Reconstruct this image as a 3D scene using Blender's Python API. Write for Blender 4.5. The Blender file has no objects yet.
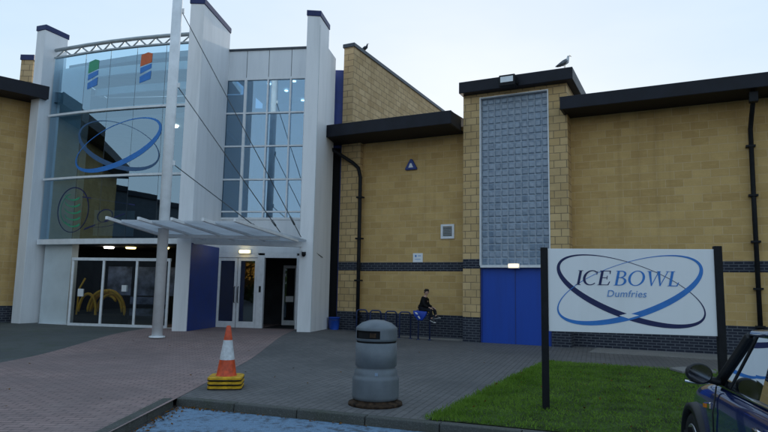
import bpy, bmesh, math, random
from mathutils import Vector, Matrix, Euler
random.seed(7)
R = math.radians
scene = bpy.context.scene
COL = scene.collection
PI = math.pi

# ------------------------------------------------------------------ materials
def nt_new(name):
    m = bpy.data.materials.new(name); m.use_nodes = True
    nt = m.node_tree; nt.nodes.clear()
    out = nt.nodes.new('ShaderNodeOutputMaterial')
    return m, nt, out
def N(nt, t, **kw):
    n = nt.nodes.new(t)
    for k, v in kw.items():
        if k in n.inputs.keys() if isinstance(k, str) else False: n.inputs[k].default_value = v
        else: setattr(n, k, v)
    return n
def L(nt, a, b): nt.links.new(a, b)
def c4(c): return (c[0], c[1], c[2], 1.0)
def math_node(nt, op, a, b=None, clamp=False):
    n = nt.nodes.new('ShaderNodeMath'); n.operation = op; n.use_clamp = clamp
    for i, v in enumerate((a, b)):
        if v is None: continue
        if isinstance(v, (int, float)): n.inputs[i].default_value = v
        else: L(nt, v, n.inputs[i])
    return n.outputs[0]
def mixc(nt, fac, a, b):
    n = nt.nodes.new('ShaderNodeMix'); n.data_type = 'RGBA'
    if isinstance(fac, (int, float)): n.inputs[0].default_value = fac
    else: L(nt, fac, n.inputs[0])
    for i, v in ((6, a), (7, b)):
        if isinstance(v, tuple): n.inputs[i].default_value = c4(v)
        else: L(nt, v, n.inputs[i])
    return n.outputs[2]
def objco(nt): return nt.nodes.new('ShaderNodeTexCoord').outputs['Object']
def noise(nt, vec, scale, detail=4, rough=.55):
    n = nt.nodes.new('ShaderNodeTexNoise'); n.inputs['Scale'].default_value = scale
    n.inputs['Detail'].default_value = detail; n.inputs['Roughness'].default_value = rough
    L(nt, vec, n.inputs['Vector']); return n.outputs['Fac']
def ramp(nt, fac, p0, p1, c0=(0,0,0), c1=(1,1,1)):
    n = nt.nodes.new('ShaderNodeValToRGB'); e = n.color_ramp.elements
    e[0].position = p0; e[1].position = p1; e[0].color = c4(c0); e[1].color = c4(c1)
    L(nt, fac, n.inputs[0]); return n.outputs[0]
def mapping(nt, vec, scale=(1,1,1), rot=(0,0,0)):
    n = nt.nodes.new('ShaderNodeMapping'); n.inputs['Scale'].default_value = scale
    n.inputs['Rotation'].default_value = rot; L(nt, vec, n.inputs[0]); return n.outputs[0]
def bump(nt, h, strength=.3, dist=.01):
    n = nt.nodes.new('ShaderNodeBump'); n.inputs['Strength'].default_value = strength
    n.inputs['Distance'].default_value = dist; L(nt, h, n.inputs['Height']); return n.outputs[0]
def bsdf(nt, out, col, rough=.6, metal=0., spec=.5, normal=None, coat=0.):
    b = nt.nodes.new('ShaderNodeBsdfPrincipled')
    if isinstance(col, tuple): b.inputs['Base Color'].default_value = c4(col)
    else: L(nt, col, b.inputs['Base Color'])
    if isinstance(rough, (int, float)): b.inputs['Roughness'].default_value = rough
    else: L(nt, rough, b.inputs['Roughness'])
    b.inputs['Metallic'].default_value = metal
    b.inputs['Specular IOR Level'].default_value = spec
    if coat: b.inputs['Coat Weight'].default_value = coat; b.inputs['Coat Roughness'].default_value = .03
    if normal is not None: L(nt, normal, b.inputs['Normal'])
    L(nt, b.outputs[0], out.inputs['Surface']); return b
def plain(name, col, rough=.6, metal=0., spec=.5, var=.12, scale=6., coat=0., bmp=0.):
    m, nt, out = nt_new(name); o = objco(nt)
    n1 = noise(nt, o, scale, 5)
    lo = tuple(max(0, c*(1-var*1.6)) for c in col); hi = tuple(min(1, c*(1+var)) for c in col)
    c = ramp(nt, n1, .3, .7, lo, hi)
    nr = bump(nt, noise(nt, o, scale*9, 3), bmp, .004) if bmp else None
    rr = math_node(nt, 'ADD', math_node(nt, 'MULTIPLY', n1, .15), rough-.07, True)
    bsdf(nt, out, c, rr, metal, spec, nr, coat); return m
def streaked(name, col, dirt, amount=.5, rough=.5, seam=None):
    m, nt, out = nt_new(name); o = objco(nt)
    st = noise(nt, mapping(nt, o, (1.6, 1.6, .16)), 2.2, 7, .65)
    bl = noise(nt, o, .7, 4)
    f = math_node(nt, 'MULTIPLY', math_node(nt, 'MULTIPLY', ramp(nt, st, .45, .8), bl), amount*1.6, True)
    c = mixc(nt, f, col, dirt)
    bsdf(nt, out, c, rough, 0, .4, bump(nt, noise(nt, o, 60, 2), .08, .003)); return m
def brick(name, c1, c2, mortar, bw, rh, ms, var=(.5,), stain=(.3,.25,.15), stain_amt=.35, bmp=.35, offset=.5, fine=40.):
    m, nt, out = nt_new(name); o = objco(nt)
    sx = nt.nodes.new('ShaderNodeSeparateXYZ'); L(nt, o, sx.inputs[0])
    u = math_node(nt, 'ADD', sx.outputs[0], sx.outputs[1])
    cb = nt.nodes.new('ShaderNodeCombineXYZ'); L(nt, u, cb.inputs[0]); L(nt, sx.outputs[2], cb.inputs[1])
    b = nt.nodes.new('ShaderNodeTexBrick'); b.offset = offset
    L(nt, cb.outputs[0], b.inputs['Vector'])
    b.inputs['Scale'].default_value = 1; b.inputs['Brick Width'].default_value = bw
    b.inputs['Row Height'].default_value = rh; b.inputs['Mortar Size'].default_value = ms
    b.inputs['Mortar Smooth'].default_value = .2; b.inputs['Bias'].default_value = 0
    b.inputs['Color1'].default_value = c4(c1); b.inputs['Color2'].default_value = c4(c2); b.inputs['Mortar'].default_value = c4(mortar)
    n1 = noise(nt, o, 1.1, 6); n2 = noise(nt, mapping(nt, o, (1.2, 1.2, 3.2)), 2.6, 5); n3 = noise(nt, o, fine, 3)
    c = mixc(nt, math_node(nt, 'MULTIPLY', ramp(nt, n1, .42, .75), stain_amt), b.outputs['Color'], stain)
    c = mixc(nt, math_node(nt, 'MULTIPLY', ramp(nt, n2, .5, .8), stain_amt*.7), c, tuple(min(1, x*1.25) for x in c1))
    drip = noise(nt, mapping(nt, o, (2.2, 2.2, .12)), 1.7, 5)
    c = mixc(nt, math_node(nt, 'MULTIPLY', ramp(nt, drip, .55, .8), stain_amt*.6), c, tuple(x*.6 for x in stain))
    c = mixc(nt, math_node(nt, 'MULTIPLY', ramp(nt, n3, .35, .75), .16), c, tuple(x*.6 for x in c1))
    h = math_node(nt, 'ADD', math_node(nt, 'MULTIPLY', b.outputs['Fac'], -1), math_node(nt, 'MULTIPLY', n3, .35))
    bsdf(nt, out, c, .88, 0, .25, bump(nt, h, bmp, .012)); return m
def glass(name, tint=(.75,.85,.9), base=.12, k=1., rough=0.015, wav=.0, gcol=(.9,.95,1,1)):
    m, nt, out = nt_new(name)
    fr = nt.nodes.new('ShaderNodeFresnel'); fr.inputs[0].default_value = 1.5
    f = math_node(nt, 'ADD', math_node(nt, 'MULTIPLY', fr.outputs[0], k), base, True)
    t = nt.nodes.new('ShaderNodeBsdfTransparent'); t.inputs[0].default_value = c4(tint)
    g = nt.nodes.new('ShaderNodeBsdfGlossy'); g.inputs['Roughness'].default_value = rough
    g.inputs['Color'].default_value = gcol
    if wav:
        nr = bump(nt, noise(nt, objco(nt), 1.3, 1), wav, .02); L(nt, nr, g.inputs['Normal'])
    mx = nt.nodes.new('ShaderNodeMixShader'); L(nt, f, mx.inputs[0]); L(nt, t.outputs[0], mx.inputs[1]); L(nt, g.outputs[0], mx.inputs[2])
    L(nt, mx.outputs[0], out.inputs['Surface']); return m
def emit(name, col, s):
    m, nt, out = nt_new(name); e = nt.nodes.new('ShaderNodeEmission'); e.inputs[0].default_value = c4(col); e.inputs[1].default_value = s
    L(nt, e.outputs[0], out.inputs['Surface']); return m
def asphalt(name, col, patch, var=.5, moss=None, gravel=140., spec=.35):
    m, nt, out = nt_new(name); o = objco(nt)
    n1 = noise(nt, o, .45, 6); n2 = noise(nt, o, gravel, 2, .7); n3 = noise(nt, o, 3.2, 5)
    c = mixc(nt, math_node(nt, 'MULTIPLY', ramp(nt, n1, .38, .68), var), col, patch)
    if moss: c = mixc(nt, math_node(nt, 'MULTIPLY', ramp(nt, n3, .5, .72), .6), c, moss)
    c = mixc(nt, math_node(nt, 'MULTIPLY', ramp(nt, n3, .35, .7), .25), c, tuple(x*.55 for x in col))
    c = mixc(nt, math_node(nt, 'MULTIPLY', ramp(nt, n2, .52, .7), .5), c, tuple(min(1, x*2.1+.01) for x in col))
    v = nt.nodes.new('ShaderNodeTexVoronoi'); v.inputs['Scale'].default_value = gravel*.55; L(nt, o, v.inputs['Vector'])
    bsdf(nt, out, c, .8, 0, spec, bump(nt, v.outputs['Distance'], .5, .006)); return m

M = {}
BUFF1, BUFF2 = (.62,.42,.175), (.49,.32,.125)
M['wall'] = brick('buff_block_wall', BUFF1, BUFF2, (.60,.44,.25), .44, .222, .008, stain=(.42,.26,.10), stain_amt=.5, fine=26.)
M['pier'] = brick('buff_block_pier', (.66,.47,.24), (.52,.355,.165), (.22,.165,.10), .36, .222, .012, stain=(.33,.24,.13), stain_amt=.4, bmp=.5)
M['side'] = brick('buff_block_side', (.60,.44,.25), (.47,.33,.17), (.22,.165,.10), .44, .222, .013, stain=(.33,.22,.11), stain_amt=.5, bmp=.5)
M['navybrick'] = brick('blue_brick', (.022,.026,.040), (.034,.038,.055), (.12,.13,.15), .225, .075, .011, stain=(.015,.018,.025), stain_amt=.3)
M['white'] = streaked('white_render', (.80,.81,.83), (.46,.48,.49), .5)
M['whitepanel'] = streaked('white_panel', (.74,.77,.80), (.36,.40,.44), .35, .35)
M['whitemetal'] = plain('white_metal', (.78,.80,.82), .38, 0, .5, .07, 4)
M['greysteel'] = plain('grey_steel', (.36,.40,.42), .42, .2, .5, .1, 5)
M['navycap'] = plain('navy_cap', (.018,.030,.115), .45, 0, .3, .12, 5)
M['navypanel'] = plain('navy_panel', (.014,.040,.22), .5, 0, .5, .12, 3)
M['blackfascia'] = plain('black_fascia', (.012,.014,.022), .5, 0, .22, .2, 3)
M['blacksoffit'] = plain('black_soffit', (.012,.011,.011), .7, 0, .3, .2, 3)
M['blackmetal'] = plain('black_metal', (.010,.011,.014), .55, 0, .2, .2, 12)
M['bluedoor'] = streaked('blue_door', (.010,.065,.40), (.012,.04,.22), .6, .5)
M['coping'] = plain('lead_coping', (.05,.06,.075), .45, .2, .5, .2, 6)
M['frame'] = plain('white_frame', (.75,.77,.79), .4, 0, .5, .06, 8)
M['glass'] = glass('atrium_glass', (.52,.72,.84), .24, 1.7, .012, .03, (.62,.84,1,1))
M['winglass'] = glass('window_glass', (.40,.58,.74), .24, 1.7, .012, .05, (.62,.84,1,1))
M['doorglass'] = glass('door_glass', (.72,.78,.82), .11, 1.2, .01, .02)
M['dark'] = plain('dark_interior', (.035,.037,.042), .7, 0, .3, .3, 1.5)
M['greyint'] = plain('grey_interior', (.20,.22,.24), .7, 0, .3, .2, 1.5)
M['paleint'] = plain('pale_interior', (.60,.66,.68), .6, 0, .3, .06, 1.5)
M['lamp'] = emit('ceiling_lamp', (1,.93,.78), 5.)
M['warmlamp'] = emit('warm_lamp', (1,.78,.30), 2.2)
M['bulklamp'] = emit('bulkhead_lamp', (1,.85,.6), .75)
M['poster'] = plain('poster_photo', (.12,.15,.24), .5, 0, .4, .9, 2.4)
M['yellow'] = plain('yellow_plastic', (.75,.44,.02), .4, 0, .5, .12, 6)
M['white_paper'] = plain('white_paper', (.7,.7,.7), .6, 0, .3, .05, 8)
M['logonavy'] = plain('logo_navy', (.012,.020,.095), .5, 0, .4, .08, 8)
M['logoblue'] = plain('logo_blue', (.035,.20,.58), .5, 0, .4, .08, 8)
M['logopale'] = plain('logo_pale_blue', (.13,.30,.62), .5, 0, .4, .08, 8)
M['logodim'] = plain('logo_dim_blue', (.05,.12,.24), .5, 0, .4, .08, 8)
M['logogreen'] = plain('logo_green', (.04,.32,.17), .5, 0, .4, .08, 8)
M['logoorange'] = plain('logo_orange', (.6,.13,.04), .5, 0, .4, .08, 8)
M['signwhite'] = streaked('sign_board_white', (.83,.85,.87), (.62,.64,.62), .3, .35)
M['asphalt_left'] = asphalt('side_asphalt', (.075,.082,.082), (.12,.125,.115), .6, moss=(.07,.09,.05))
M['road'] = asphalt('road_asphalt', (.05,.05,.053), (.075,.075,.08), .5)
M['concrete'] = asphalt('concrete_slab', (.22,.21,.20), (.16,.16,.15), .6, gravel=60)
M['kerb'] = asphalt('kerb_concrete', (.085,.085,.08), (.055,.06,.05), .8, moss=(.05,.06,.03), gravel=70)
def painted(name):
    m, nt, out = nt_new(name); o = objco(nt)
    n = noise(nt, o, 9., 10, .75); n0 = noise(nt, o, 1.2, 3); n2 = noise(nt, o, 130, 2)
    f = math_node(nt, 'ADD', math_node(nt, 'MULTIPLY', n, .8), math_node(nt, 'MULTIPLY', n0, .3))
    f = math_node(nt, 'SUBTRACT', f, math_node(nt, 'MULTIPLY', n2, .12))
    f = ramp(nt, f, .38, .50)
    c = mixc(nt, f, (.055,.07,.09), (.17,.28,.41))
    c = mixc(nt, math_node(nt, 'MULTIPLY', ramp(nt, n2, .45, .65), .55), c, (.035,.05,.07))
    bsdf(nt, out, c, .7, 0, .4, bump(nt, n2, .5, .005)); return m
M['bay'] = painted('worn_blue_paint')
def pavers(name, c1, c2, mort, worn, pale, rot=0.):
    m, nt, out = nt_new(name); o = objco(nt)
    b = nt.nodes.new('ShaderNodeTexBrick'); L(nt, mapping(nt, o, (1,1,1), (0,0,rot)), b.inputs['Vector'])
    b.inputs['Scale'].default_value = 1; b.inputs['Brick Width'].default_value = .21; b.inputs['Row Height'].default_value = .105
    b.inputs['Mortar Size'].default_value = .009; b.inputs['Mortar Smooth'].default_value = .3
    b.inputs['Color1'].default_value = c4(c1); b.inputs['Color2'].default_value = c4(c2); b.inputs['Mortar'].default_value = c4(mort)
    n1 = noise(nt, o, .55, 6); n2 = noise(nt, o, 70, 3); n3 = noise(nt, o, 2.6, 6, .65); n4 = noise(nt, o, .28, 3)
    c = mixc(nt, math_node(nt, 'MULTIPLY', ramp(nt, n1, .40, .66), .6), b.outputs['Color'], worn)
    c = mixc(nt, math_node(nt, 'MULTIPLY', ramp(nt, n3, .48, .72), .4), c, pale)
    c = mixc(nt, math_node(nt, 'MULTIPLY', ramp(nt, n4, .5, .62), .35), c, tuple(x*.7 for x in worn))
    c = mixc(nt, math_node(nt, 'MULTIPLY', ramp(nt, n2, .5, .75), .35), c, tuple(x*.55 for x in worn))
    vo = nt.nodes.new('ShaderNodeTexVoronoi'); vo.inputs['Scale'].default_value = 1.9; L(nt, o, vo.inputs['Vector'])
    c = mixc(nt, math_node(nt, 'MULTIPLY', ramp(nt, vo.outputs['Distance'], .035, .06, (1,1,1), (0,0,0)), .5), c, tuple(x*.4 for x in worn))
    h = math_node(nt, 'SUBTRACT', math_node(nt, 'MULTIPLY', n2, .4), b.outputs['Fac'])
    bsdf(nt, out, c, .8, 0, .35, bump(nt, h, .6, .010)); return m
M['pavers'] = pavers('red_block_paving', (.35,.24,.222), (.27,.186,.172), (.10,.08,.075), (.21,.16,.155), (.36,.275,.25))
M['asphalt'] = pavers('grey_block_paving', (.158,.150,.147), (.128,.122,.120), (.080,.075,.073), (.10,.10,.10), (.20,.185,.175), R(-71))
M['soil'] = plain('turf_soil', (.045,.075,.016), .95, 0, .2, .5, 3)
def foliage(name, a, b, tr=.25, sc=1.3):
    m, nt, out = nt_new(name); o = objco(nt)
    c = ramp(nt, noise(nt, o, sc, 4), .35, .68, a, b)
    c = mixc(nt, math_node(nt, 'MULTIPLY', ramp(nt, noise(nt, o, sc*14, 2), .4, .7), .4), c, tuple(x*1.35 for x in b))
    d = nt.nodes.new('ShaderNodeBsdfDiffuse'); L(nt, c, d.inputs[0])
    t = nt.nodes.new('ShaderNodeBsdfTranslucent'); L(nt, c, t.inputs[0])
    mx = nt.nodes.new('ShaderNodeMixShader'); mx.inputs[0].default_value = tr
    L(nt, d.outputs[0], mx.inputs[1]); L(nt, t.outputs[0], mx.inputs[2]); L(nt, mx.outputs[0], out.inputs['Surface']); return m
M['grass'] = foliage('grass_blades', (.085,.17,.02), (.19,.31,.05), .3, 1.4)
M['leaf_green'] = foliage('leaf_green', (.03,.055,.015), (.09,.12,.03), .3)
M['leaf_autumn'] = foliage('leaf_autumn', (.22,.10,.02), (.32,.19,.04), .3)
M['litter'] = foliage('dead_leaves', (.10,.045,.015), (.20,.10,.03), .1, 20)
M['bark'] = plain('bark', (.07,.05,.035), .9, 0, .2, .4, 8, bmp=.6)
M['binblue'] = plain('grey_blue_plastic', (.135,.155,.175), .45, 0, .4, .12, 5)
M['black'] = plain('black_void', (.006,.006,.007), .8, 0, .2, .1, 5)
M['rust'] = plain('rusty_plate', (.055,.032,.018), .85, .1, .3, .6, 14, bmp=.5)
M['orange'] = plain('orange_plastic', (.62,.075,.018), .45, 0, .45, .22, 14)
M['conewhite'] = plain('cone_sleeve', (.62,.64,.66), .45, 0, .45, .16, 16)
M['coneyellow'] = plain('cone_base_yellow', (.60,.34,.012), .6, 0, .4, .25, 14)
M['rubber'] = plain('black_rubber', (.010,.010,.011), .7, 0, .3, .2, 14)
M['bucket'] = plain('blue_bucket', (.015,.075,.42), .4, 0, .5, .1, 5)
M['hoop'] = plain('hoop_steel', (.035,.055,.14), .35, .3, .5, .2, 12)
M['skin'] = plain('skin', (.50,.31,.23), .55, 0, .4, .1, 12)
M['jacket'] = plain('black_jacket', (.008,.008,.010), .8, 0, .2, .3, 12, bmp=.4)
M['trousers'] = plain('dark_trousers', (.014,.015,.020), .85, 0, .2, .3, 12, bmp=.4)
M['hair'] = plain('dark_hair', (.012,.008,.006), .6, 0, .4, .3, 40)
M['shoe'] = plain('shoe_dark', (.03,.03,.035), .6, 0, .4, .2, 12)
M['shoesole'] = plain('shoe_sole', (.55,.54,.52), .6, 0, .4, .1, 12)
M['eye'] = plain('eye', (.01,.01,.012), .2, 0, .5, .05, 10)
M['bag'] = plain('blue_bag', (.015,.06,.42), .5, 0, .4, .2, 6, bmp=.3)
M['gullwhite'] = plain('gull_white', (.62,.63,.64), .8, 0, .2, .15, 20)
M['pigeon'] = plain('pigeon_grey', (.06,.065,.08), .8, 0, .2, .3, 20)
M['gullgrey'] = plain('gull_grey', (.17,.18,.20), .8, 0, .2, .3, 20)
M['beak'] = plain('beak_yellow', (.45,.28,.04), .5, 0, .4, .1, 10)
M['carpaint'] = plain('car_blue_paint', (.010,.030,.15), .14, .25, .5, .05, 3, coat=1.)
M['carroof_sheen'] = plain('car_roof_sheen', (.02,.045,.15), .16, .25, .5, .05, 3, coat=1.)  # body paint lightened: pale sky reflection put into the roof colour
M['carglass'] = glass('car_glass', (.05,.06,.065), .5, 1.5, .005)
M['chrome'] = plain('chrome', (.75,.76,.78), .12, 1., .5, .03, 5)
M['mirrorglass'] = plain('mirror_glass', (.14,.15,.17), .06, 1., .5, .03, 5)  # tinted dark: the reflection of dark hedges is put into the colour
M['carblack'] = plain('car_trim', (.010,.010,.011), .5, 0, .45, .15, 15)
M['alloy'] = plain('alloy', (.42,.43,.45), .3, .9, .5, .06, 8)
M['amber'] = plain('amber_lens', (.75,.20,.02), .2, 0, .5, .05, 8)
M['redlens'] = plain('red_lens', (.35,.01,.01), .2, 0, .5, .05, 8)
M['lens'] = plain('clear_lens', (.6,.63,.66), .1, .3, .5, .05, 8)
M['rooftile'] = plain('roof_tile', (.06,.05,.048), .8, 0, .3, .25, 5)
M['harl'] = plain('harled_wall', (.42,.40,.36), .9, 0, .2, .1, 3)
M['cable'] = plain('steel_cable', (.10,.11,.12), .4, .6, .5, .1, 12)
def translucent(name, col, tr):
    m, nt, out = nt_new(name); o = objco(nt)
    c = ramp(nt, noise(nt, o, 1.5, 4), .3, .7, tuple(x*.85 for x in col), col)
    d = nt.nodes.new('ShaderNodeBsdfDiffuse'); t = nt.nodes.new('ShaderNodeBsdfTranslucent'); L(nt, c, d.inputs[0]); L(nt, c, t.inputs[0])
    mx = nt.nodes.new('ShaderNodeMixShader'); mx.inputs[0].default_value = tr
    L(nt, d.outputs[0], mx.inputs[1]); L(nt, t.outputs[0], mx.inputs[2]); L(nt, mx.outputs[0], out.inputs['Surface']); return m
M['canopysheet'] = translucent('canopy_sheet', (.80,.83,.86), .7)
def glassblock():
    m, nt, out = nt_new('glass_block'); o = objco(nt)
    n = noise(nt, o, 9, 3)
    c = ramp(nt, n, .3, .7, (.14,.20,.28), (.24,.31,.40))
    b = bsdf(nt, out, c, .17, 0, .8, bump(nt, noise(nt, o, 22, 2), .4, .012))
    return m
M['glassblock'] = glassblock()
M['blockgrout'] = plain('glass_block_grout', (.42,.48,.55), .7, 0, .3, .12, 8)

# ------------------------------------------------------------------ mesh builder
class MB:
    def __init__(s): s.v = []; s.f = []; s.m = []; s.sm = []
    def add(s, vs, fs, m=0, smooth=False):
        o = len(s.v); s.v += [tuple(x) for x in vs]
        for f in fs: s.f.append([i+o for i in f]); s.m.append(m); s.sm.append(smooth)
        return s
    def box(s, x0, x1, y0, y1, z0, z1, m=0):
        if x0 > x1: x0, x1 = x1, x0
        if y0 > y1: y0, y1 = y1, y0
        vs = [(x, y, z) for z in (z0, z1) for y in (y0, y1) for x in (x0, x1)]
        return s.add(vs, [(0,2,3,1),(4,5,7,6),(0,1,5,4),(2,6,7,3),(0,4,6,2),(1,3,7,5)], m)
    def prism(s, poly, z0, z1, m=0):
        a = sum(p[0]*q[1]-q[0]*p[1] for p, q in zip(poly, poly[1:]+poly[:1]))
        if a < 0: poly = poly[::-1]
        n = len(poly); vs = [(p[0], p[1], z0) for p in poly]+[(p[0], p[1], z1) for p in poly]
        return s.add(vs, [tuple(range(n))[::-1], tuple(range(n, 2*n))]+[(i, (i+1) % n, n+(i+1) % n, n+i) for i in range(n)], m)
    def vprism(s, poly, y0, y1, m=0):              # poly in x,z
        a = sum(p[0]*q[1]-q[0]*p[1] for p, q in zip(poly, poly[1:]+poly[:1]))
        if a < 0: poly = poly[::-1]
        n = len(poly); vs = [(p[0], y0, p[1]) for p in poly]+[(p[0], y1, p[1]) for p in poly]
        return s.add(vs, [tuple(range(n)), tuple(range(n, 2*n))[::-1]]+[(i, n+i, n+(i+1) % n, (i+1) % n) for i in range(n)], m)
    def lathe(s, prof, n=32, c=(0,0,0), m=0, skip=None, cap=True, smooth=True):
        vs = []; fs = []
        for r, z in prof:
            for k in range(n): a = 2*PI*k/n; vs.append((c[0]+r*math.cos(a), c[1]+r*math.sin(a), c[2]+z))
        for i in range(len(prof)-1):
            for k in range(n):
                if skip and skip(i, k): continue
                fs.append((i*n+k, i*n+(k+1) % n, (i+1)*n+(k+1) % n, (i+1)*n+k))
        s.add(vs, fs, m, smooth)
        if cap:
            s.add([vs[k] for k in range(n)], [tuple(range(n))[::-1]], m)
            s.add([vs[-n+k] for k in range(n)], [tuple(range(n))], m)
        return s
    def tube(s, pts, r, n=8, m=0, cap=True):
        P = [Vector(p) for p in pts]; rr = r if isinstance(r, (list, tuple)) else [r]*len(P)
        vs = []; fs = []; ref = None
        for i, p in enumerate(P):
            d = (P[min(i+1, len(P)-1)]-P[max(i-1, 0)]).normalized()
            if ref is None: ref = Vector((0,0,1)) if abs(d.z) < .9 else Vector((1,0,0))
            a = (ref-d*ref.dot(d)).normalized(); b = d.cross(a); ref = a
            for k in range(n):
                t = 2*PI*k/n; vs.append(p+(a*math.cos(t)+b*math.sin(t))*rr[i])
        for i in range(len(P)-1):
            for k in range(n): fs.append((i*n+k, i*n+(k+1) % n, (i+1)*n+(k+1) % n, (i+1)*n+k))
        s.add(vs, fs, m, True)
        if cap:
            s.add(vs[:n], [tuple(range(n))[::-1]], m); s.add(vs[-n:], [tuple(range(n))], m)
        return s
    def bar(s, a, b, w, h, m=0):                   # rectangular bar from a to b
        a = Vector(a); b = Vector(b); d = (b-a).normalized(); up = Vector((0,0,1)) if abs(d.z) < .95 else Vector((0,1,0))
        x = d.cross(up).normalized()*w/2; z = x.cross(d).normalized()*h/2
        vs = [p+i*x+j*z for p in (a, b) for i, j in ((-1,-1),(1,-1),(1,1),(-1,1))]
        return s.add(vs, [(0,1,2,3)[::-1],(4,5,6,7)]+[(k, (k+1) % 4, 4+(k+1) % 4, 4+k) for k in range(4)], m)
    def loft(s, secs, m=0, smooth=True, cap=True, closed=True):
        n = len(secs[0]); vs = [p for q in secs for p in q]; fs = []
        for i in range(len(secs)-1):
            for k in range(n if closed else n-1): fs.append((i*n+k, i*n+(k+1) % n, (i+1)*n+(k+1) % n, (i+1)*n+k))
        s.add(vs, fs, m, smooth)
        if cap: s.add(secs[0], [tuple(range(n))[::-1]], m, False); s.add(secs[-1], [tuple(range(n))], m, False)
        return s

WM = {}                                             # world matrices tracked by hand
def link(o, W, parent=None):
    COL.objects.link(o); WM[o.name] = W
    if parent is not None:
        o.parent = parent; o.matrix_basis = WM[parent.name].inverted() @ W
    else: o.matrix_basis = W
    return o
def frame(x, y, z=0, rot=0): return Matrix.Translation((x, y, z)) @ Matrix.Rotation(rot, 4, 'Z')
def obj(name, mb, mats, parent=None, W=None, bevel=0, recalc=True, seg=2):
    if W is None: W = WM[parent.name] if parent is not None else Matrix()
    me = bpy.data.meshes.new(name)
    me.from_pydata([tuple(v) for v in mb.v], [], mb.f)
    me.polygons.foreach_set('material_index', mb.m); me.polygons.foreach_set('use_smooth', mb.sm)
    if not isinstance(mats, (list, tuple)): mats = [mats]
    for k in mats: me.materials.append(M[k])
    if recalc:
        bm = bmesh.new(); bm.from_mesh(me); bmesh.ops.remove_doubles(bm, verts=bm.verts, dist=1e-5)
        bmesh.ops.recalc_face_normals(bm, faces=bm.faces); bm.to_mesh(me); bm.free()
    me.update()
    o = bpy.data.objects.new(name, me); link(o, W, parent)
    if bevel:
        b = o.modifiers.new('bevel', 'BEVEL'); b.width = bevel; b.segments = seg; b.limit_method = 'ANGLE'; b.angle_limit = R(40)
    if name in SPLIT: split(o)
    return o
def thing(name, label, cat, x=0, y=0, z=0, rot=0, group=None):
    o = bpy.data.objects.new(name, None); o.empty_display_size = .3
    link(o, frame(x, y, z, rot)); return tag(o, label, cat, group)
def tag(o, label, cat, group=None):
    o['label'] = label; o['category'] = cat
    if group: o['group'] = group
    return o
def split(o):
    """every loose piece of a part becomes a part of its own"""
    bm = bmesh.new(); bm.from_mesh(o.data); bm.verts.ensure_lookup_table(); seen = set(); groups = []
    for v in bm.verts:
        if v in seen: continue
        st = [v]; seen.add(v); grp = []
        while st:
            q = st.pop(); grp.append(q.index)
            for e in q.link_edges:
                w_ = e.other_vert(q)
                if w_ not in seen: seen.add(w_); st.append(w_)
        groups.append(set(grp))
    bm.free()
    if len(groups) < 2: return [o]
    src = o.data; res = []
    for i, gr in enumerate(groups):
        ids = sorted(gr); mp = {a: k for k, a in enumerate(ids)}
        fs = [p for p in src.polygons if p.vertices[0] in gr]
        me = bpy.data.meshes.new(src.name); me.from_pydata([src.vertices[a].co for a in ids], [], [[mp[a] for a in p.vertices] for p in fs])
        for p, q in zip(me.polygons, fs): p.material_index = q.material_index; p.use_smooth = q.use_smooth
        for mt in src.materials: me.materials.append(mt)
        me.update()
        if i == 0: n_ = o; o.data = me
        else:
            n_ = o.copy(); n_.data = me; COL.objects.link(n_); WM[n_.name] = WM[o.name]
        res.append(n_)
    return res
SPLIT = {'bracket','door_seam','panel_joint','notice_print','eye','floor_flange','display_shelf','glazing_joint','belt_trim'}
def structure(o): o['kind'] = 'structure'; return o
def copy_tree(o, W, parent=None):
    c = o.copy(); COL.objects.link(c)
    if parent is None: WM[c.name] = W; c.matrix_basis = W
    else: c.parent = parent; WM[c.name] = WM[parent.name] @ o.matrix_basis; c.matrix_basis = o.matrix_basis.copy()
    for ch in list(o.children): copy_tree(ch, None, c)
    return c
def skin_mb(name, verts, edges, radii, mats, parent, W=None, sub=2, root=0):
    me = bpy.data.meshes.new(name); me.from_pydata(verts, edges, [])
    t = bpy.data.objects.new('tmp', me); COL.objects.link(t)
    md = t.modifiers.new('s', 'SKIN'); md.use_smooth_shade = True
    for i, r in enumerate(radii):
        d = me.skin_vertices[0].data[i]; d.radius = (r, r) if isinstance(r, (int, float)) else r
        d.use_root = (i == root)
    sb = t.modifiers.new('u', 'SUBSURF'); sb.levels = sub; sb.render_levels = sub
    dg = bpy.context.evaluated_depsgraph_get(); nm = bpy.data.meshes.new_from_object(t.evaluated_get(dg))
    bpy.data.objects.remove(t); nm.name = name; nm.materials.clear()
    for k in ([mats] if isinstance(mats, str) else mats): nm.materials.append(M[k])
    for p in nm.polygons: p.use_smooth = True
    o = bpy.data.objects.new(name, nm); return link(o, W if W is not None else WM[parent.name], parent)

TH = .463524                                        # brick wings' angle
CB, SB = math.cos(TH), math.sin(TH)
def uv2w(u, v): return (u*CB+v*SB, -u*SB+v*CB)
FB = Matrix.Rotation(-TH, 4, 'Z')                   # brick frame (u, v, z)
TW = R(8.3); CW, SW = math.cos(TW), math.sin(TW)
FW = Matrix.Rotation(-TW, 4, 'Z')                   # white block frame (w, v, z)
def w2f(x, y): return (x*CW-y*SW, x*SW+y*CW)
def sm(t): t = max(0, min(1, t)); return t*t*(3-2*t)
def g(x, y): return .2*sm((y-12.5)/5)*sm((1.5-x)/4)

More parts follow.
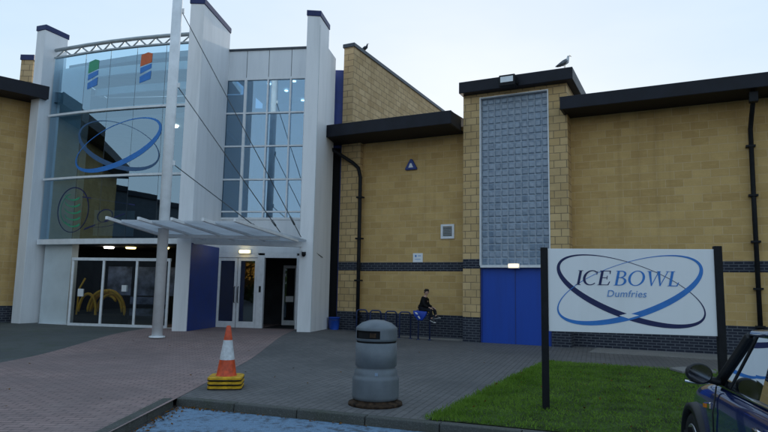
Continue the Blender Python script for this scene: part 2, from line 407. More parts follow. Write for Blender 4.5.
# ------------------------------------------------------------------ ground
def sheet(name, poly, mat, dz=0., res=.6, flat=None):
    xs = [p[0] for p in poly]; ys = [p[1] for p in poly]
    nx = max(1, int((max(xs)-min(xs))/res)); ny = max(1, int((max(ys)-min(ys))/res))
    bm = bmesh.new()
    vs = [[bm.verts.new((min(xs)+(max(xs)-min(xs))*i/nx, min(ys)+(max(ys)-min(ys))*j/ny, 0)) for i in range(nx+1)] for j in range(ny+1)]
    for j in range(ny):
        for i in range(nx): bm.faces.new((vs[j][i], vs[j][i+1], vs[j+1][i+1], vs[j+1][i]))
    a = sum(p[0]*q[1]-q[0]*p[1] for p, q in zip(poly, poly[1:]+poly[:1]))
    if a < 0: poly = poly[::-1]
    for p, q in zip(poly, poly[1:]+poly[:1]):
        e = (q[0]-p[0], q[1]-p[1]); nrm = (e[1], -e[0], 0)
        bmesh.ops.bisect_plane(bm, geom=bm.verts[:]+bm.edges[:]+bm.faces[:], plane_co=(p[0], p[1], 0), plane_no=nrm, clear_outer=True)
    for v in bm.verts: v.co.z = (g(v.co.x, v.co.y) if flat is None else flat)+dz
    me = bpy.data.meshes.new(name); bm.to_mesh(me); bm.free(); me.materials.append(M[mat])
    o = bpy.data.objects.new(name, me); link(o, Matrix()); return structure(o)
mb = MB(); mb.add([(-400,-400,-.1),(400,-400,-.1),(400,400,-.1),(-400,400,-.1)], [(0,1,2,3)])
structure(obj('road', mb, 'road'))
K = (-2.77, 8.45)
KS = -.379
def kl(x): return K[1]+KS*(x-K[0])
sheet('painted_bay', [(-2.70, kl(-2.70)-.02), (2.1, kl(2.1)-.02), (1.6, 1.0), (-2.70, 1.0)], 'bay', 0, .6, -.096)
sheet('forecourt_pavement', [(-2.74, kl(-2.74)+.12), (20, kl(20)+.12), (24, 34), (-2.74, 34)], 'asphalt', 0.)
sheet('entrance_path', [(-7.2, -6), (-2.91, -6), (-2.74, 8.4), (-2.74, 34), (-7.2, 34)], 'pavers', .004)
sheet('side_pavement', [(-45, -6), (-7.2, -6), (-7.2, 34), (-45, 34)], 'asphalt_left', 0.)
# kerb stones
mb = MB()
d = Vector((1, KS, 0)).normalized(); nrm = Vector((-d.y, d.x, 0))
s = .02
while s < 21:
    a = Vector((K[0], K[1], 0))+d*s; b = a+d*.905
    z = .006+random.uniform(-.003, .003)
    q = [a, b, b+nrm*.15, a+nrm*.15]
    mb.add([(p.x, p.y, -.14) for p in q]+[(q[0].x+nrm.x*.012, q[0].y+nrm.y*.012, z), (q[1].x+nrm.x*.012, q[1].y+nrm.y*.012, z), (q[2].x, q[2].y, z), (q[3].x, q[3].y, z)],
           [(3,2,1,0),(4,5,6,7),(0,1,5,4),(1,2,6,5),(2,3,7,6),(3,0,4,7)])
    s += .915
y = K[1]-.02
while y > -6:
    z = .010+random.uniform(-.003, .003)
    mb.add([(-2.92,y-.905,-.14),(-2.77,y-.905,-.14),(-2.77,y,-.14),(-2.92,y,-.14),(-2.92,y-.905,z),(-2.782,y-.905,z),(-2.782,y,z),(-2.92,y,z)],
           [(3,2,1,0),(4,5,6,7),(0,1,5,4),(1,2,6,5),(2,3,7,6),(3,0,4,7)])
    y -= .915
structure(obj('kerb', mb, 'kerb', bevel=.012))
# concrete strip by the wall
mb = MB(); mb.prism([(-2.38,16.75),(16,16.75),(16,18.25),(-2.38,18.25)], -.05, .012)
structure(obj('wall_edge_paving', mb, 'concrete', W=FB))
mb = MB(); mb.prism([(-9.9,17.95),(-6.2,17.95),(-6.2,18.28),(-9.9,18.28)], -.1, .05)
structure(obj('wall_foot_paving', mb, 'concrete', W=FB))
# lawn
GP = [uv2w(-2.86, 6.98), uv2w(16, 6.98), uv2w(16, 13.94), uv2w(-2.86, 13.94)]
GP[0] = (GP[0][0], kl(GP[0][0])+.17); GP[1] = (GP[1][0], kl(GP[1][0])+.17)
sheet('lawn', GP, 'soil', .012)
random.seed(3)
vs = []; fs = []; e0 = Vector((GP[1][0]-GP[0][0], GP[1][1]-GP[0][1])); e1 = Vector((GP[3][0]-GP[0][0], GP[3][1]-GP[0][1]))
for i in range(64000):
    a = random.random()**1.7*.62; b = random.random()
    P = Vector(GP[0])+e0*a+e1*b
    cl = .5+.5*math.sin(P.x*2.1+math.sin(P.y*1.7)*1.3)*math.sin(P.y*2.6+P.x*.8)
    h = random.uniform(.016, .042)*(.7+.55*cl); t = random.uniform(0, 2*PI); w = random.uniform(.004, .008)
    lx, ly = random.gauss(0, .022), random.gauss(0, .022)
    if a < .012: h *= 1.35; P.x += random.gauss(-.01, .05); P.y += random.gauss(0, .04)
    o = len(vs); cx, sy = math.cos(t)*w, math.sin(t)*w
    vs += [(P.x-cx, P.y-sy, .010), (P.x+cx, P.y+sy, .010), (P.x+lx, P.y+ly, .012+h)]; fs.append((o, o+1, o+2))
mb = MB(); mb.v = vs; mb.f = fs; mb.m = [0]*len(fs); mb.sm = [False]*len(fs)
o = obj('grass', mb, 'grass', recalc=False); o['kind'] = 'stuff'; tag(o, 'short green lawn grass in front of the sign board', 'grass')
# fallen leaves along the kerb corner
mb = MB(); random.seed(11)
for i in range(240):
    k = random.random()
    if k < .5: x, y, z = -2.72+abs(random.gauss(0, .10)), K[1]-.08-abs(random.gauss(0, 1.0)), -.088
    elif k < .8:
        x = -2.75+abs(random.gauss(0, .8)); y = kl(x)-.03-abs(random.gauss(0, .05)); z = -.088
    else:
        x, y = random.uniform(-7, 2.5), random.uniform(7.6, 16); z = g(x, y)+.010
        if y < kl(x)+.1 and x > -2.8: continue
    s = random.uniform(.012, .03); t = random.uniform(0, 6.28); e = Euler((random.gauss(0,.3), random.gauss(0,.3), t)).to_matrix()
    pts = [e @ Vector(p) for p in ((-s,0,0),(0,-s*.55,.2*s),(s*1.2,0,0),(0,s*.55,.2*s))]
    mb.add([(x+p.x, y+p.y, z+p.z) for p in pts], [(0,1,2,3)])
for i in range(70):
    q = Vector(GP[0])+e0*(random.random()**1.5*.4)+e1*random.random(); s = random.uniform(.015, .035); t = random.uniform(0, 6.28); e = Euler((random.gauss(0,.5), random.gauss(0,.5), t)).to_matrix()
    mb.add([Vector((q.x,q.y,.045))+e @ Vector(p) for p in ((-s,0,0),(0,-s*.55,.2*s),(s*1.2,0,0),(0,s*.55,.2*s))], [(0,1,2,3)])
o = obj('fallen_leaves', mb, 'litter', recalc=False); o['kind'] = 'stuff'; tag(o, 'brown fallen leaves gathered along the kerb corner', 'leaves')
# pale slab lying at the lawn's far edge
mb = MB(); pc = uv2w(-.05, 13.75)
mb.prism([(-.42,-.32),(.30,-.36),(.46,.10),(.10,.34),(-.30,.22)], 0, .05)
tag(obj('paving_slab', mb, 'concrete', W=frame(pc[0], pc[1], .015, .2), bevel=.01), 'flat pale concrete slab at the far edge of the lawn', 'slab')

# ------------------------------------------------------------------ the building
BLD = thing('leisure_centre', 'buff block leisure building with white entrance towers and glass atrium', 'building', -2, 20, 0)
def part(name, mb, mats, W=FB, parent=None, **k): return obj(name, mb, mats, parent or BLD, W, **k)

# ---- right wing wall
def wall_with_bands(name, u0, u1, v0, v1, z1, mat='wall'):
    zs = ((-.3, .75, 'navybrick', -.012), (.75, 2.12, mat, 0), (2.12, 2.41, 'navybrick', -.004), (2.41, z1, mat, 0))
    mb = MB()
    for a, b, m, off in zs:
        mb.box(u0, u1, v0+off, v1, a, b, 0 if m == mat else 1)
    return part(name, mb, [mat, 'navybrick'])
wall_with_bands('brick_wall', -3.0, 16, 18.3, 18.6, 6.9)
wall_with_bands('brick_wall', -9.95, -6.17, 18.2, 18.5, 6.75)
mb = MB(); mb.box(-3.1, 16.5, 17.2, 17.24, 6.66, 7.03); mb.box(-3.1, -3.02, 17.24, 18.4, 6.66, 7.03)
part('roof_fascia', mb, 'blackfascia', bevel=.012)
mb = MB(); mb.box(-3.02, 16.5, 17.24, 18.3, 6.68, 6.72); part('roof_soffit', mb, 'blacksoffit')
mb = MB(); mb.add([(-3.02,17.245,7.0),(16.5,17.245,7.0),(16.5,34,7.9),(-3.02,34,7.9)], [(0,1,2,3)]); mb.box(-3.0,16.5,18.6,34,6.72,6.9)
part('roof', mb, 'coping')
# pier with glass blocks : butt the masonry round the panel opening
P0, P1, V0, V1 = -6.17, -3.0, 17.8, 20.5
g0, g1, gz0, gz1 = -5.64, -3.53, 2.28, 7.50
mb = MB()
for (a, b) in ((P0, g0), (g1, P1)):
    mb.box(a, b, V0-.012, 18.4, -.3, .74, 1); mb.box(a, b, V0, 18.4, .74, 2.19, 0); mb.box(a, b, V0-.004, 18.4, 2.19, 2.48, 1)
    mb.box(a, b, V0, 18.4, 2.48, 7.62, 0)
mb.box(g0, g1, V0, 18.4, gz1, 7.62, 0)
mb.box(P0, P1, 18.4, V1, -.3, 7.62, 0)
part('glass_block_pier', mb, ['pier', 'navybrick'])
mb = MB(); mb.box(P0-.05, P1+.22, 17.5, V1+.1, 7.62, 7.98); part('pier_cap', mb, 'blackfascia', bevel=.015)
mb = MB(); mb.box(g0, g1, 17.93, 18.4, gz0, gz1)
gw = part('glass_block_panel', mb, 'blockgrout')
mb = MB(); nc, nr = 10, 25; cw, ch = (g1-g0-.06)/nc, (gz1-gz0-.06)/nr
for i in range(nc):
    for j in range(nr):
        a, b = g0+.03+i*cw+.010, g0+.03+(i+1)*cw-.010; c, dd = gz0+.03+j*ch+.010, gz0+.03+(j+1)*ch-.010
        yy = 17.925; k = .019; tx, tz = random.gauss(0, .004), random.gauss(0, .004)
        ins = .028
        mb.add([(a,yy,c),(b,yy,c),(b,yy,dd),(a,yy,dd),(a+ins,yy-k+tx,c+ins),(b-ins,yy-k-tx,c+ins),(b-ins,yy-k-tx+tz,dd-ins),(a+ins,yy-k+tx+tz,dd-ins)],
               [(0,1,5,4),(1,2,6,5),(2,3,7,6),(3,0,4,7),(4,5,6,7)])
o = part('glass_blocks', mb, 'glassblock', parent=gw, recalc=False)
mb = MB(); mb.box(g0+.002, g0+.035, 17.78, 17.92, gz0, gz1); mb.box(g1-.035, g1-.002, 17.78, 17.92, gz0, gz1); mb.box(g0+.035, g1-.035, 17.78, 17.92, gz1-.035, gz1-.002); mb.box(g0+.035, g1-.035, 17.74, 17.92, gz0-.06, gz0+.01)
part('panel_frame', mb, 'frame', parent=gw)
mb = MB(); mb.box(g0, g1, 17.9, 18.35, -.05, gz0-.07)
dr = part('blue_door', mb, 'bluedoor')
mb = MB(); mb.box(g0+.01, g0+.05, 17.86, 17.9, 0, gz0-.08); mb.box(g1-.05, g1-.01, 17.86, 17.9, 0, gz0-.08)
mb.box(-4.595, -4.575, 17.888, 17.9, 0, gz0-.08)
part('door_frame', mb, 'navypanel', parent=dr)
# left eave over the recess
mb = MB(); mb.box(-11.0, -6.22, 16.8, 16.84, 6.49, 6.90); mb.box(-11.0, -10.93, 16.84, 18.0, 6.49, 6.90); mb.box(-6.28, -6.22, 16.84, 17.75, 6.49, 6.90)
part('roof_fascia', mb, 'blackfascia', bevel=.012)
mb = MB(); mb.box(-10.93, -6.28, 16.84, 18.19, 6.51, 6.56); part('roof_soffit', mb, 'blacksoffit')
mb = MB(); mb.add([(-11.0,16.845,6.88),(-6.22,16.845,6.88),(-6.22,26,7.4),(-11.0,26,7.4)], [(0,1,2,3)]); part('roof', mb, 'coping')
# tall parapet wall
mb = MB(); 
mb.box(-10.70, -9.95, 17.985, 18.5, -.3, .77, 1); mb.box(-10.70, -9.95, 18.0, 18.5, .77, 2.13, 0); mb.box(-10.70, -9.95, 17.996, 18.5, 2.13, 2.42, 1); mb.box(-10.70, -9.95, 18.0, 18.5, 2.42, 6.70, 0)
part('brick_pilaster', mb, ['pier', 'navybrick'])
mb = MB(); mb.box(-10.70, -10.30, 18.0, 28, 6.70, 10.02); part('parapet_wall', mb, 'side')
mb = MB(); mb.box(-10.74, -10.26, 17.95, 28.05, 10.02, 10.16); part('parapet_coping', mb, 'coping', bevel=.015)
mb = MB(); mb.box(-14, -1.2, 25, 42, -.2, 9.0); part('sun_blocker', mb, 'coping', W=Matrix())  # unseen mass added behind the front to stop sun leaking through gaps
# downpipes
def pipe(name, pts, r, brk):
    mb = MB(); mb.tube(pts, r, 12); o = part(name, mb, 'blackmetal')
    for q in brk:
        m2 = MB(); m2.box(q[0]-r*1.9, q[0]+r*1.9, q[1]-r*1.25, q[1]+r*1.6, q[2]-.025, q[2]+.025); part('pipe_bracket', m2, 'blackmetal', parent=o)
    return o
pipe('downpipe', [(1.62,17.45,6.66),(1.62,17.5,6.45),(1.60,18.0,6.10),(1.58,18.17,5.85),(1.57,18.19,4),(1.56,18.19,.02)], .058, [(1.565,18.19,z) for z in (5.4,4.1,2.9,1.7,.75)])
mb = MB(); mb.box(1.52,1.72,17.36,17.54,6.36,6.62); part('rainwater_hopper', mb, 'blackmetal', bevel=.01)
pipe('downpipe', [(-11.0,17.35,6.5),(-10.95,17.5,6.35),(-10.2,17.93,5.82),(-9.98,17.95,5.62),(-9.90,17.95,5.3),(-9.89,17.95,3),(-9.88,17.95,.15)], .062, [(-9.89,17.95,z) for z in (4.6,3.2,1.8,.6)])
# vent grille
mb = MB(); mb.box(-7.04,-6.97,18.15,18.2,3.15,3.61); mb.box(-6.66,-6.59,18.15,18.2,3.15,3.61); mb.box(-6.97,-6.66,18.15,18.2,3.15,3.22); mb.box(-6.97,-6.66,18.15,18.2,3.54,3.61)
vt = part('wall_vent', mb, 'frame')
mb = MB()
for k in range(6):
    z = 3.225+k*.052; mb.add([(-6.97,18.155,z),(-6.66,18.155,z),(-6.66,18.19,z+.035),(-6.97,18.19,z+.035),(-6.97,18.165,z-.006),(-6.66,18.165,z-.006)], [(0,1,2,3),(0,4,5,1)])
part('louvre', mb, 'greysteel', parent=vt)
# navy link between tower and parapet
mb = MB(); mb.box(-2.2, -1.2, 20.98, 21.2, -.1, 9.25); part('navy_link_wall', mb, 'navypanel', W=Matrix())
mb = MB(); mb.box(-1.98, -1.56, 20.955, 20.98, .5, 6.4); part('link_window', mb, 'black', W=Matrix())

# ---- white towers
def fin(pts, ztop, extra=None):
    mb = MB(); mb.prism(pts, -.2, ztop-.16)
    f = part('white_tower', mb, 'white', W=Matrix(), bevel=.012)
    cx = sum(p[0] for p in pts)/len(pts); cy = sum(p[1] for p in pts)/len(pts)
    q = [(cx+(p[0]-cx)*1.0+.025*(1 if p[0] > cx else -1), p[1]+.025*(1 if p[1] > cy else -1)) for p in pts]
    mb = MB(); mb.prism(q, ztop-.16, ztop+.02); part('tower_cap', mb, 'navycap', W=Matrix(), parent=f, bevel=.01)
    return f
RF = [(-2.57,18.66),(-2.16,18.70),(-1.96,19.72),(-2.38,19.80)]
MF = [(-6.10,17.98),(-5.68,17.99),(-5.41,20.16),(-5.83,20.22)]
LF = [(-12.15,20.28),(-11.77,20.12),(-11.42,20.97),(-11.80,21.12)]
fin(RF, 10.35)
MFO = fin(MF, 10.35); fin(LF, 10.35)
mb = MB(); mb.prism([(-2.36,19.80),(-1.97,19.72),(-1.79,20.66),(-2.18,20.74)], -.2, 9.55); part('tower_return_wall', mb, 'white', W=Matrix(), bevel=.01)
# panel seams on the tower sides : thin dark joints set proud
mb = MB()
mb.bar((-2.155,18.71,-.1),(-2.155,18.71,9.9), .012, .006); part('tower_joint', mb, 'greysteel', W=Matrix())
mb = MB(); q = Vector((MF[2][0]-MF[1][0], MF[2][1]-MF[1][1])).normalized(); nn = Vector((q.y, -q.x))*.012
a = Vector(MF[1])+q*.03; b = Vector(MF[2])-q*.05
mb.prism([tuple(a), tuple(b), tuple(b+nn), tuple(a+nn)], .12, 2.78); part('navy_reveal_panel', mb, 'navypanel', W=Matrix())

# ---- entrance block wall (white frame)
VF = 19.16; wL, wR = -8.42, -5.49
ZB, ZT = 3.72, 8.55
mb = MB(); mb.box(wL, wR, VF, VF+.25, ZT, 9.53)
tw = part('entrance_wall', mb, 'whitepanel', W=FW, bevel=.006)
mb = MB(); mb.box(wL-.02, wR+.02, VF-.04, VF+.3, 9.53, 9.60); part('wall_coping', mb, 'coping', W=FW, parent=tw)
mb = MB()
for w in (-7.61,-6.83,-6.04): mb.box(w-.008, w+.008, VF-.004, VF+.01, ZT+.03, 9.52)
part('panel_joint', mb, 'coping', W=FW, parent=tw)
mb = MB(); mb.box(wL, wR, VF, VF+.25, 2.62, ZB); part('door_header', mb, 'whitepanel', W=FW, bevel=.006)
# tall window
mb = MB()
ws = [(-8.42,-8.36),(-7.66,-7.57),(-6.855,-6.805),(-6.065,-6.015),(-5.55,-5.49)]
for a, b in ws: mb.box(a, b, VF-.03, VF+.09, ZB, ZT)
cols = [(ws[i][1], ws[i+1][0]) for i in range(4)]
for a, b in cols:
    for z, h in ((ZB,.07),(3.96,.05),(5.04,.05),(6.17,.05),(7.31,.05),(ZT-.06,.06)): mb.box(a, b, VF-.025, VF+.09, z, z+h)
win = part('tall_window', mb, 'frame', W=FW)
mb = MB()
for a, b in cols: 
    for z0, z1 in ((3.79,3.96),(4.01,5.04),(5.09,6.17),(6.22,7.31),(7.36,ZT-.06)): mb.box(a, b, VF+.03, VF+.045, z0, z1)
part('window_glass', mb, 'winglass', W=FW, parent=win)
# interior
mb = MB(); mb.box(wL, wR, VF+3.9, VF+4.0, -.1, 9.5); mb.box(wL, wR, VF+.3, VF+3.9, 2.75, 3.3); part('interior_wall', mb, 'greyint', W=FW)
mb = MB(); mb.box(wL, wR, VF+.26, VF+4, 8.9, 9.4); part('interior_ceiling', mb, 'greyint', W=FW)
mb = MB(); mb.box(-7.9,-7.55, VF+.5, VF+.8, 3.3, 8.85); part('interior_column', mb, 'dark', W=FW)
for (w, v, z) in ((-6.9,VF+2.2,8.85),(-6.3,VF+1.2,8.85),(-6.2,VF+3,8.85),(-7.3,VF+1.4,8.85),(-6.6,VF+3.4,8.85)):
    mb = MB(); mb.lathe([(.065,-.03),(.075,0)], 16, (w, v, z)); part('ceiling_light', mb, 'lamp', W=FW)
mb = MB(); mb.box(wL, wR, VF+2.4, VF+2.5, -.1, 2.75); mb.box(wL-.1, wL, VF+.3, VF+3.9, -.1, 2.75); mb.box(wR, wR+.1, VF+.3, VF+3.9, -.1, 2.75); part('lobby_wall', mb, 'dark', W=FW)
# double door, left pair
ZD = 2.47
mb = MB()
mb.box(-8.40,-8.30, VF, VF+.1, 0, ZD+.08); mb.box(-6.93,-6.70, VF-.02, VF+.12, 0, ZD+.08); mb.box(-5.62,-5.54, VF, VF+.1, 0, ZD+.08)
mb.box(-8.30,-6.93, VF, VF+.1, ZD, ZD+.15); mb.box(-6.70,-5.62, VF, VF+.1, ZD, ZD+.15); mb.box(-8.40, -5.54, VF+.02, VF+.2, ZD+.15, 2.63)
part('door_surround', mb, 'frame', W=FW, bevel=.006)
for a, b, hs in ((-8.295,-7.625,1),(-7.605,-6.935,-1)):
    mb = MB(); y0, y1 = VF+.02, VF+.07
    mb.box(a, a+.09, y0, y1, .2, ZD-.01); mb.box(b-.09, b, y0, y1, .2, ZD-.01); mb.box(a+.09, b-.09, y0, y1, .2, .40); mb.box(a+.09, b-.09, y0, y1, ZD-.11, ZD-.01)
    d_ = part('glazed_door', mb, 'frame', W=FW, bevel=.004)
    mb = MB(); mb.box(a+.09, b-.09, y0+.02, y0+.035, .40, ZD-.11); part('door_glass', mb, 'doorglass', W=FW, parent=d_)
    hx = b-.05 if hs > 0 else a+.05
    mb = MB(); mb.tube([(hx,y0,1.0),(hx,y0-.06,1.02),(hx,y0-.06,1.5),(hx,y0,1.52)], .014, 8); part('door_handle', mb, 'blackmetal', W=FW, parent=d_)
# inner lobby doors seen through the open entrance
for a, b, hs in ((-6.62,-6.12,1),(-6.10,-5.60,-1)):
    mb = MB(); y0, y1 = VF+1.8, VF+1.85
    mb.box(a, a+.06, y0, y1, .2, 2.3); mb.box(b-.06, b, y0, y1, .2, 2.3); mb.box(a+.06, b-.06, y0, y1, .2, .38); mb.box(a+.06, b-.06, y0, y1, 2.2, 2.3)
    d_ = part('inner_door', mb, 'frame', W=FW)
    mb = MB(); mb.box(a+.06, b-.06, y0+.02, y0+.03, .38, 2.2); part('door_glass', mb, 'doorglass', W=FW, parent=d_)
    mb = MB(); mb.box(a+.12, b-.10, y0-.004, y0+.004, 1.02, 1.22); part('door_notice', mb, 'white_paper', W=FW, parent=d_)
mb = MB(); mb.box(-6.70,-5.62,VF+.1,VF+2.4,.19,.215); part('entrance_mat', mb, 'rubber', W=FW)
mb = MB(); mb.box(-6.85,-6.78,VF-.027,VF-.018,1.35,1.55); part('door_control', mb, 'blackmetal', W=FW)

# ---- glass atrium (world coordinates)
ARC = [(-11.55,20.47),(-10.2,19.93),(-9.2,19.58),(-8.2,19.28),(-7.15,19.02),(-6.04,18.80)]
def arcpt(t):
    t *= len(ARC)-1; i = min(int(t), len(ARC)-2); f = t-i
    return Vector((ARC[i][0]*(1-f)+ARC[i+1][0]*f, ARC[i][1]*(1-f)+ARC[i+1][1]*f))
AT = part('atrium_frame', MB().tube([(p[0], p[1], 9.58) for p in ARC], .065, 10), 'greysteel', W=Matrix())
def rail(z, h, w, off, name, mat):
    mb = MB()
    for a, b in zip(ARC, ARC[1:]):
        a = Vector(a); b = Vector(b); e = (b-a).normalized(); n_ = Vector((e.y, -e.x))
        if n_.y > 0: n_ = -n_
        q = [a+n_*(off+w), b+n_*(off+w), b+n_*off, a+n_*off]
        mb.prism([tuple(p) for p in q], z-h/2, z+h/2)
    return part(name, mb, mat, W=Matrix(), parent=AT)
rail(9.30, .05, .10, -.05, 'transom', 'greysteel')
rail(7.22, .07, .12, -.04, 'transom', 'whitemetal'); rail(5.00, .07, .12, -.04, 'transom', 'whitemetal')
rail(2.88, .17, .16, -.06, 'transom', 'whitemetal')
mb = MB()
for k in range(9):
    a = arcpt((k+.0)/9+.01); b = arcpt((k+.5)/9); c = arcpt((k+1)/9-.01)
    mb.tube([(a.x,a.y,9.33),(b.x,b.y,9.54)], .026, 6); mb.tube([(b.x,b.y,9.54),(c.x,c.y,9.33)], .026, 6)
part('truss_web', mb, 'greysteel', W=Matrix(), parent=AT)
def panes(z0, z1, nm, mat):
    mb = MB()
    for a, b in zip(ARC, ARC[1:]):
        a = Vector(a); b = Vector(b); e = (b-a).normalized(); a2 = a+e*.006; b2 = b-e*.006
        mb.add([(a2.x,a2.y,z0),(b2.x,b2.y,z0),(b2.x,b2.y,z1),(a2.x,a2.y,z1)], [(0,1,2,3)])
    return part(nm, mb, mat, W=Matrix(), recalc=False)
ag = panes(2.97, 9.27, 'atrium_glazing', 'glass')
mb = MB()
for p in ARC[1:-1]: mb.bar((p[0],p[1]+.02,2.97),(p[0],p[1]+.02,9.27), .012, .03)
part('glazing_joint', mb, 'coping', W=Matrix(), parent=ag)
# interior of the atrium
mb = MB(); mb.prism([(-11.42,20.62),(-10.28,20.16),(-10.18,20.40),(-11.3,20.9)], .0, 8.95); part('side_panel', mb, 'paleint', W=Matrix())
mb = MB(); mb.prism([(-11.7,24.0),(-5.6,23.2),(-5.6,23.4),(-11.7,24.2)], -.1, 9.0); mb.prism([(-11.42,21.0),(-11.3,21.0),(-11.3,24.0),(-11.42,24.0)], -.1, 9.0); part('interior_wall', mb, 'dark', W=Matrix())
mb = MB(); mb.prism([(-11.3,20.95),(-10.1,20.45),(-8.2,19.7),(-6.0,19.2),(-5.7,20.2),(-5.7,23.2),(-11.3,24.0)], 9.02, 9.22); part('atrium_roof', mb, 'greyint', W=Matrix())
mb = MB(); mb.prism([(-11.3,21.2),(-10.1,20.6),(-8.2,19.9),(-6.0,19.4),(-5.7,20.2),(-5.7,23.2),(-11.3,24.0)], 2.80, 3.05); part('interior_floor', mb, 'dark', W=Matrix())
def band(z0, z1, off, mat, nm):
    mb = MB()
    for a, b in zip(ARC[1:], ARC[2:]): mb.prism([(a[0],a[1]+off),(b[0],b[1]+off),(b[0],b[1]+off+.1),(a[0],a[1]+off+.1)], z0, z1)
    part(nm, mb, mat, W=Matrix())
band(8.62, 8.90, .5, 'paleint', 'ceiling_band'); band(8.05, 8.30, .8, 'paleint', 'ceiling_band'); band(7.45, 7.52, .6, 'paleint', 'ceiling_band')
mb = MB(); mb.prism([(-11.3,21.0),(-10.1,20.5),(-6.0,19.3),(-5.7,20.2),(-5.7,23.2),(-11.3,24)], 7.0, 7.16); part('gallery_floor', mb, 'greyint', W=Matrix())
mb = MB(); mb.bar((-9.8,20.6,5.2),(-8.5,20.9,5.2), .05, .7); part('gallery_rail', mb, 'dark', W=Matrix())
for (x, y, z) in ((-9.4,20.9,2.79),(-8.65,20.9,2.79),(-7.4,20.6,2.79),(-7.3,20.5,6.99)):
    mb = MB(); mb.lathe([(.15,-.05),(.17,0)], 16, (x, y, z)); part('ceiling_light', mb, 'warmlamp' if x > -9 and z < 3 else 'lamp', W=Matrix())
# ground floor doors of the atrium
DA, DB = Vector((-9.97,19.72)), Vector((-6.55,19.10)); dd_ = (DB-DA)
mb = MB()
def dpt(t, off=0): q = DA+dd_*t; return (q.x, q.y+off)
cuts = [0, .315, .648, .965]
for t in cuts: x, y = dpt(t); mb.box(x-.035, x+.035, y-.03, y+.03, .15, 2.28)
a, b = dpt(0), dpt(.965); mb.bar((a[0]-.04,a[1],2.31),(b[0]+.04,b[1],2.31), .08, .09); mb.bar((a[0],a[1],.22),(b[0],b[1],.22), .07, .12)
gd = part('glazed_screen', mb, 'frame', W=Matrix())
mb = MB()
for t0, t1 in zip(cuts, cuts[1:]):
    a, b = dpt(t0), dpt(t1); mb.add([(a[0]+.035,a[1],.28),(b[0]-.035,b[1],.28),(b[0]-.035,b[1],2.27),(a[0]+.035,a[1],2.27)], [(0,1,2,3)])
part('screen_glass', mb, 'doorglass', W=Matrix(), parent=gd, recalc=False)
mb = MB(); mb.add([(-10.2,19.96,.25),(-6.05,19.05,.25),(-6.05,19.05,2.8),(-10.2,19.96,2.8)], [(0,1,2,3)])
mb = MB(); x, y = dpt(.1); mb.box(x-.10, x+.10, y-.012, y-.004, 1.12, 1.36); part('screen_notice', mb, 'white_paper', W=Matrix(), parent=gd)
mb = MB(); x, y = dpt(.54); mb.box(x-.10, x+.10, y-.012, y-.004, 1.30, 1.5); part('screen_notice', mb, 'white_paper', W=Matrix(), parent=gd)
# plinth under the atrium
mb = MB()
for t0, t1 in ((0,1),): mb.prism([(-11.3,20.35),(-10.2,19.92),(-6.05,18.98),(-6.05,19.25),(-10.2,20.3),(-11.3,20.6)], -.1, .215)
part('atrium_sill', mb, 'whitepanel', W=Matrix())
# posters deep inside
for i, (x, y) in enumerate(((-9.3,21.7),(-8.2,21.6),(-7.2,21.5))):
    mb = MB(); mb.box(x-.42, x+.42, y, y+.03, 1.15, 2.15); part('display_board', mb, 'poster', W=Matrix())
mb = MB()
for z in (.45,.85): mb.box(-8.8,-7.5,21.5,21.6,z,z+.25)
part('display_shelf', mb, 'poster', W=Matrix())

# ---- graphics helpers: flat vinyl pieces with tiny steps so that no two lie in one plane
class Flat:
    def __init__(s, fn): s.mb = MB(); s.fn = fn; s.k = 0
    def poly(s, pts, m=0):
        s.k += 1; o = .0022+.0004*(s.k % 12)
        vs = [s.fn(x, y, o) for x, y in pts]; s.mb.add(vs, [tuple(range(len(vs)))], m)
    def strip(s, A, B, m=0):
        s.k += 1; o = .0022+.0004*(s.k % 12); n = len(A)
        vs = [s.fn(x, y, o) for x, y in A]+[s.fn(x, y, o) for x, y in B]
        s.mb.add(vs, [(i, i+1, n+i+1, n+i) for i in range(n-1)], m)
    def swoosh(s, cx, cy, a, b, tilt, m, wmin, wmax, ph, t0=0, t1=2*PI, n=120, peak=1.):
        A = []; B = []
        for i in range(n+1):
            t = t0+(t1-t0)*i/n
            w = wmin+(wmax-wmin)*max(0, .5+.5*math.sin(t+ph))**peak
            x, y = math.cos(t), math.sin(t); nx, ny = x*b, y*a; l = math.hypot(nx, ny); nx /= l; ny /= l
            for Q, sg in ((A, .5), (B, -.5)):
                px, py = a*x+nx*w*sg, b*y+ny*w*sg
                Q.append((cx+px*math.cos(tilt)-py*math.sin(tilt), cy+px*math.sin(tilt)+py*math.cos(tilt)))
        s.strip(A, B, m)
    def ring(s, cx, cy, rx, ry, ix, iy, t0, t1, sh, y0, m, dx=0, n=40):
        A = []; B = []
        for i in range(n+1):
            t = t0+(t1-t0)*i/n
            A.append((cx+rx*math.cos(t), cy+ry*math.sin(t))); B.append((cx+dx+ix*math.cos(t), cy+iy*math.sin(t)))
        f = lambda P: [(x+sh*(y-y0), y) for x, y in P]
        s.strip(f(A), f(B), m)
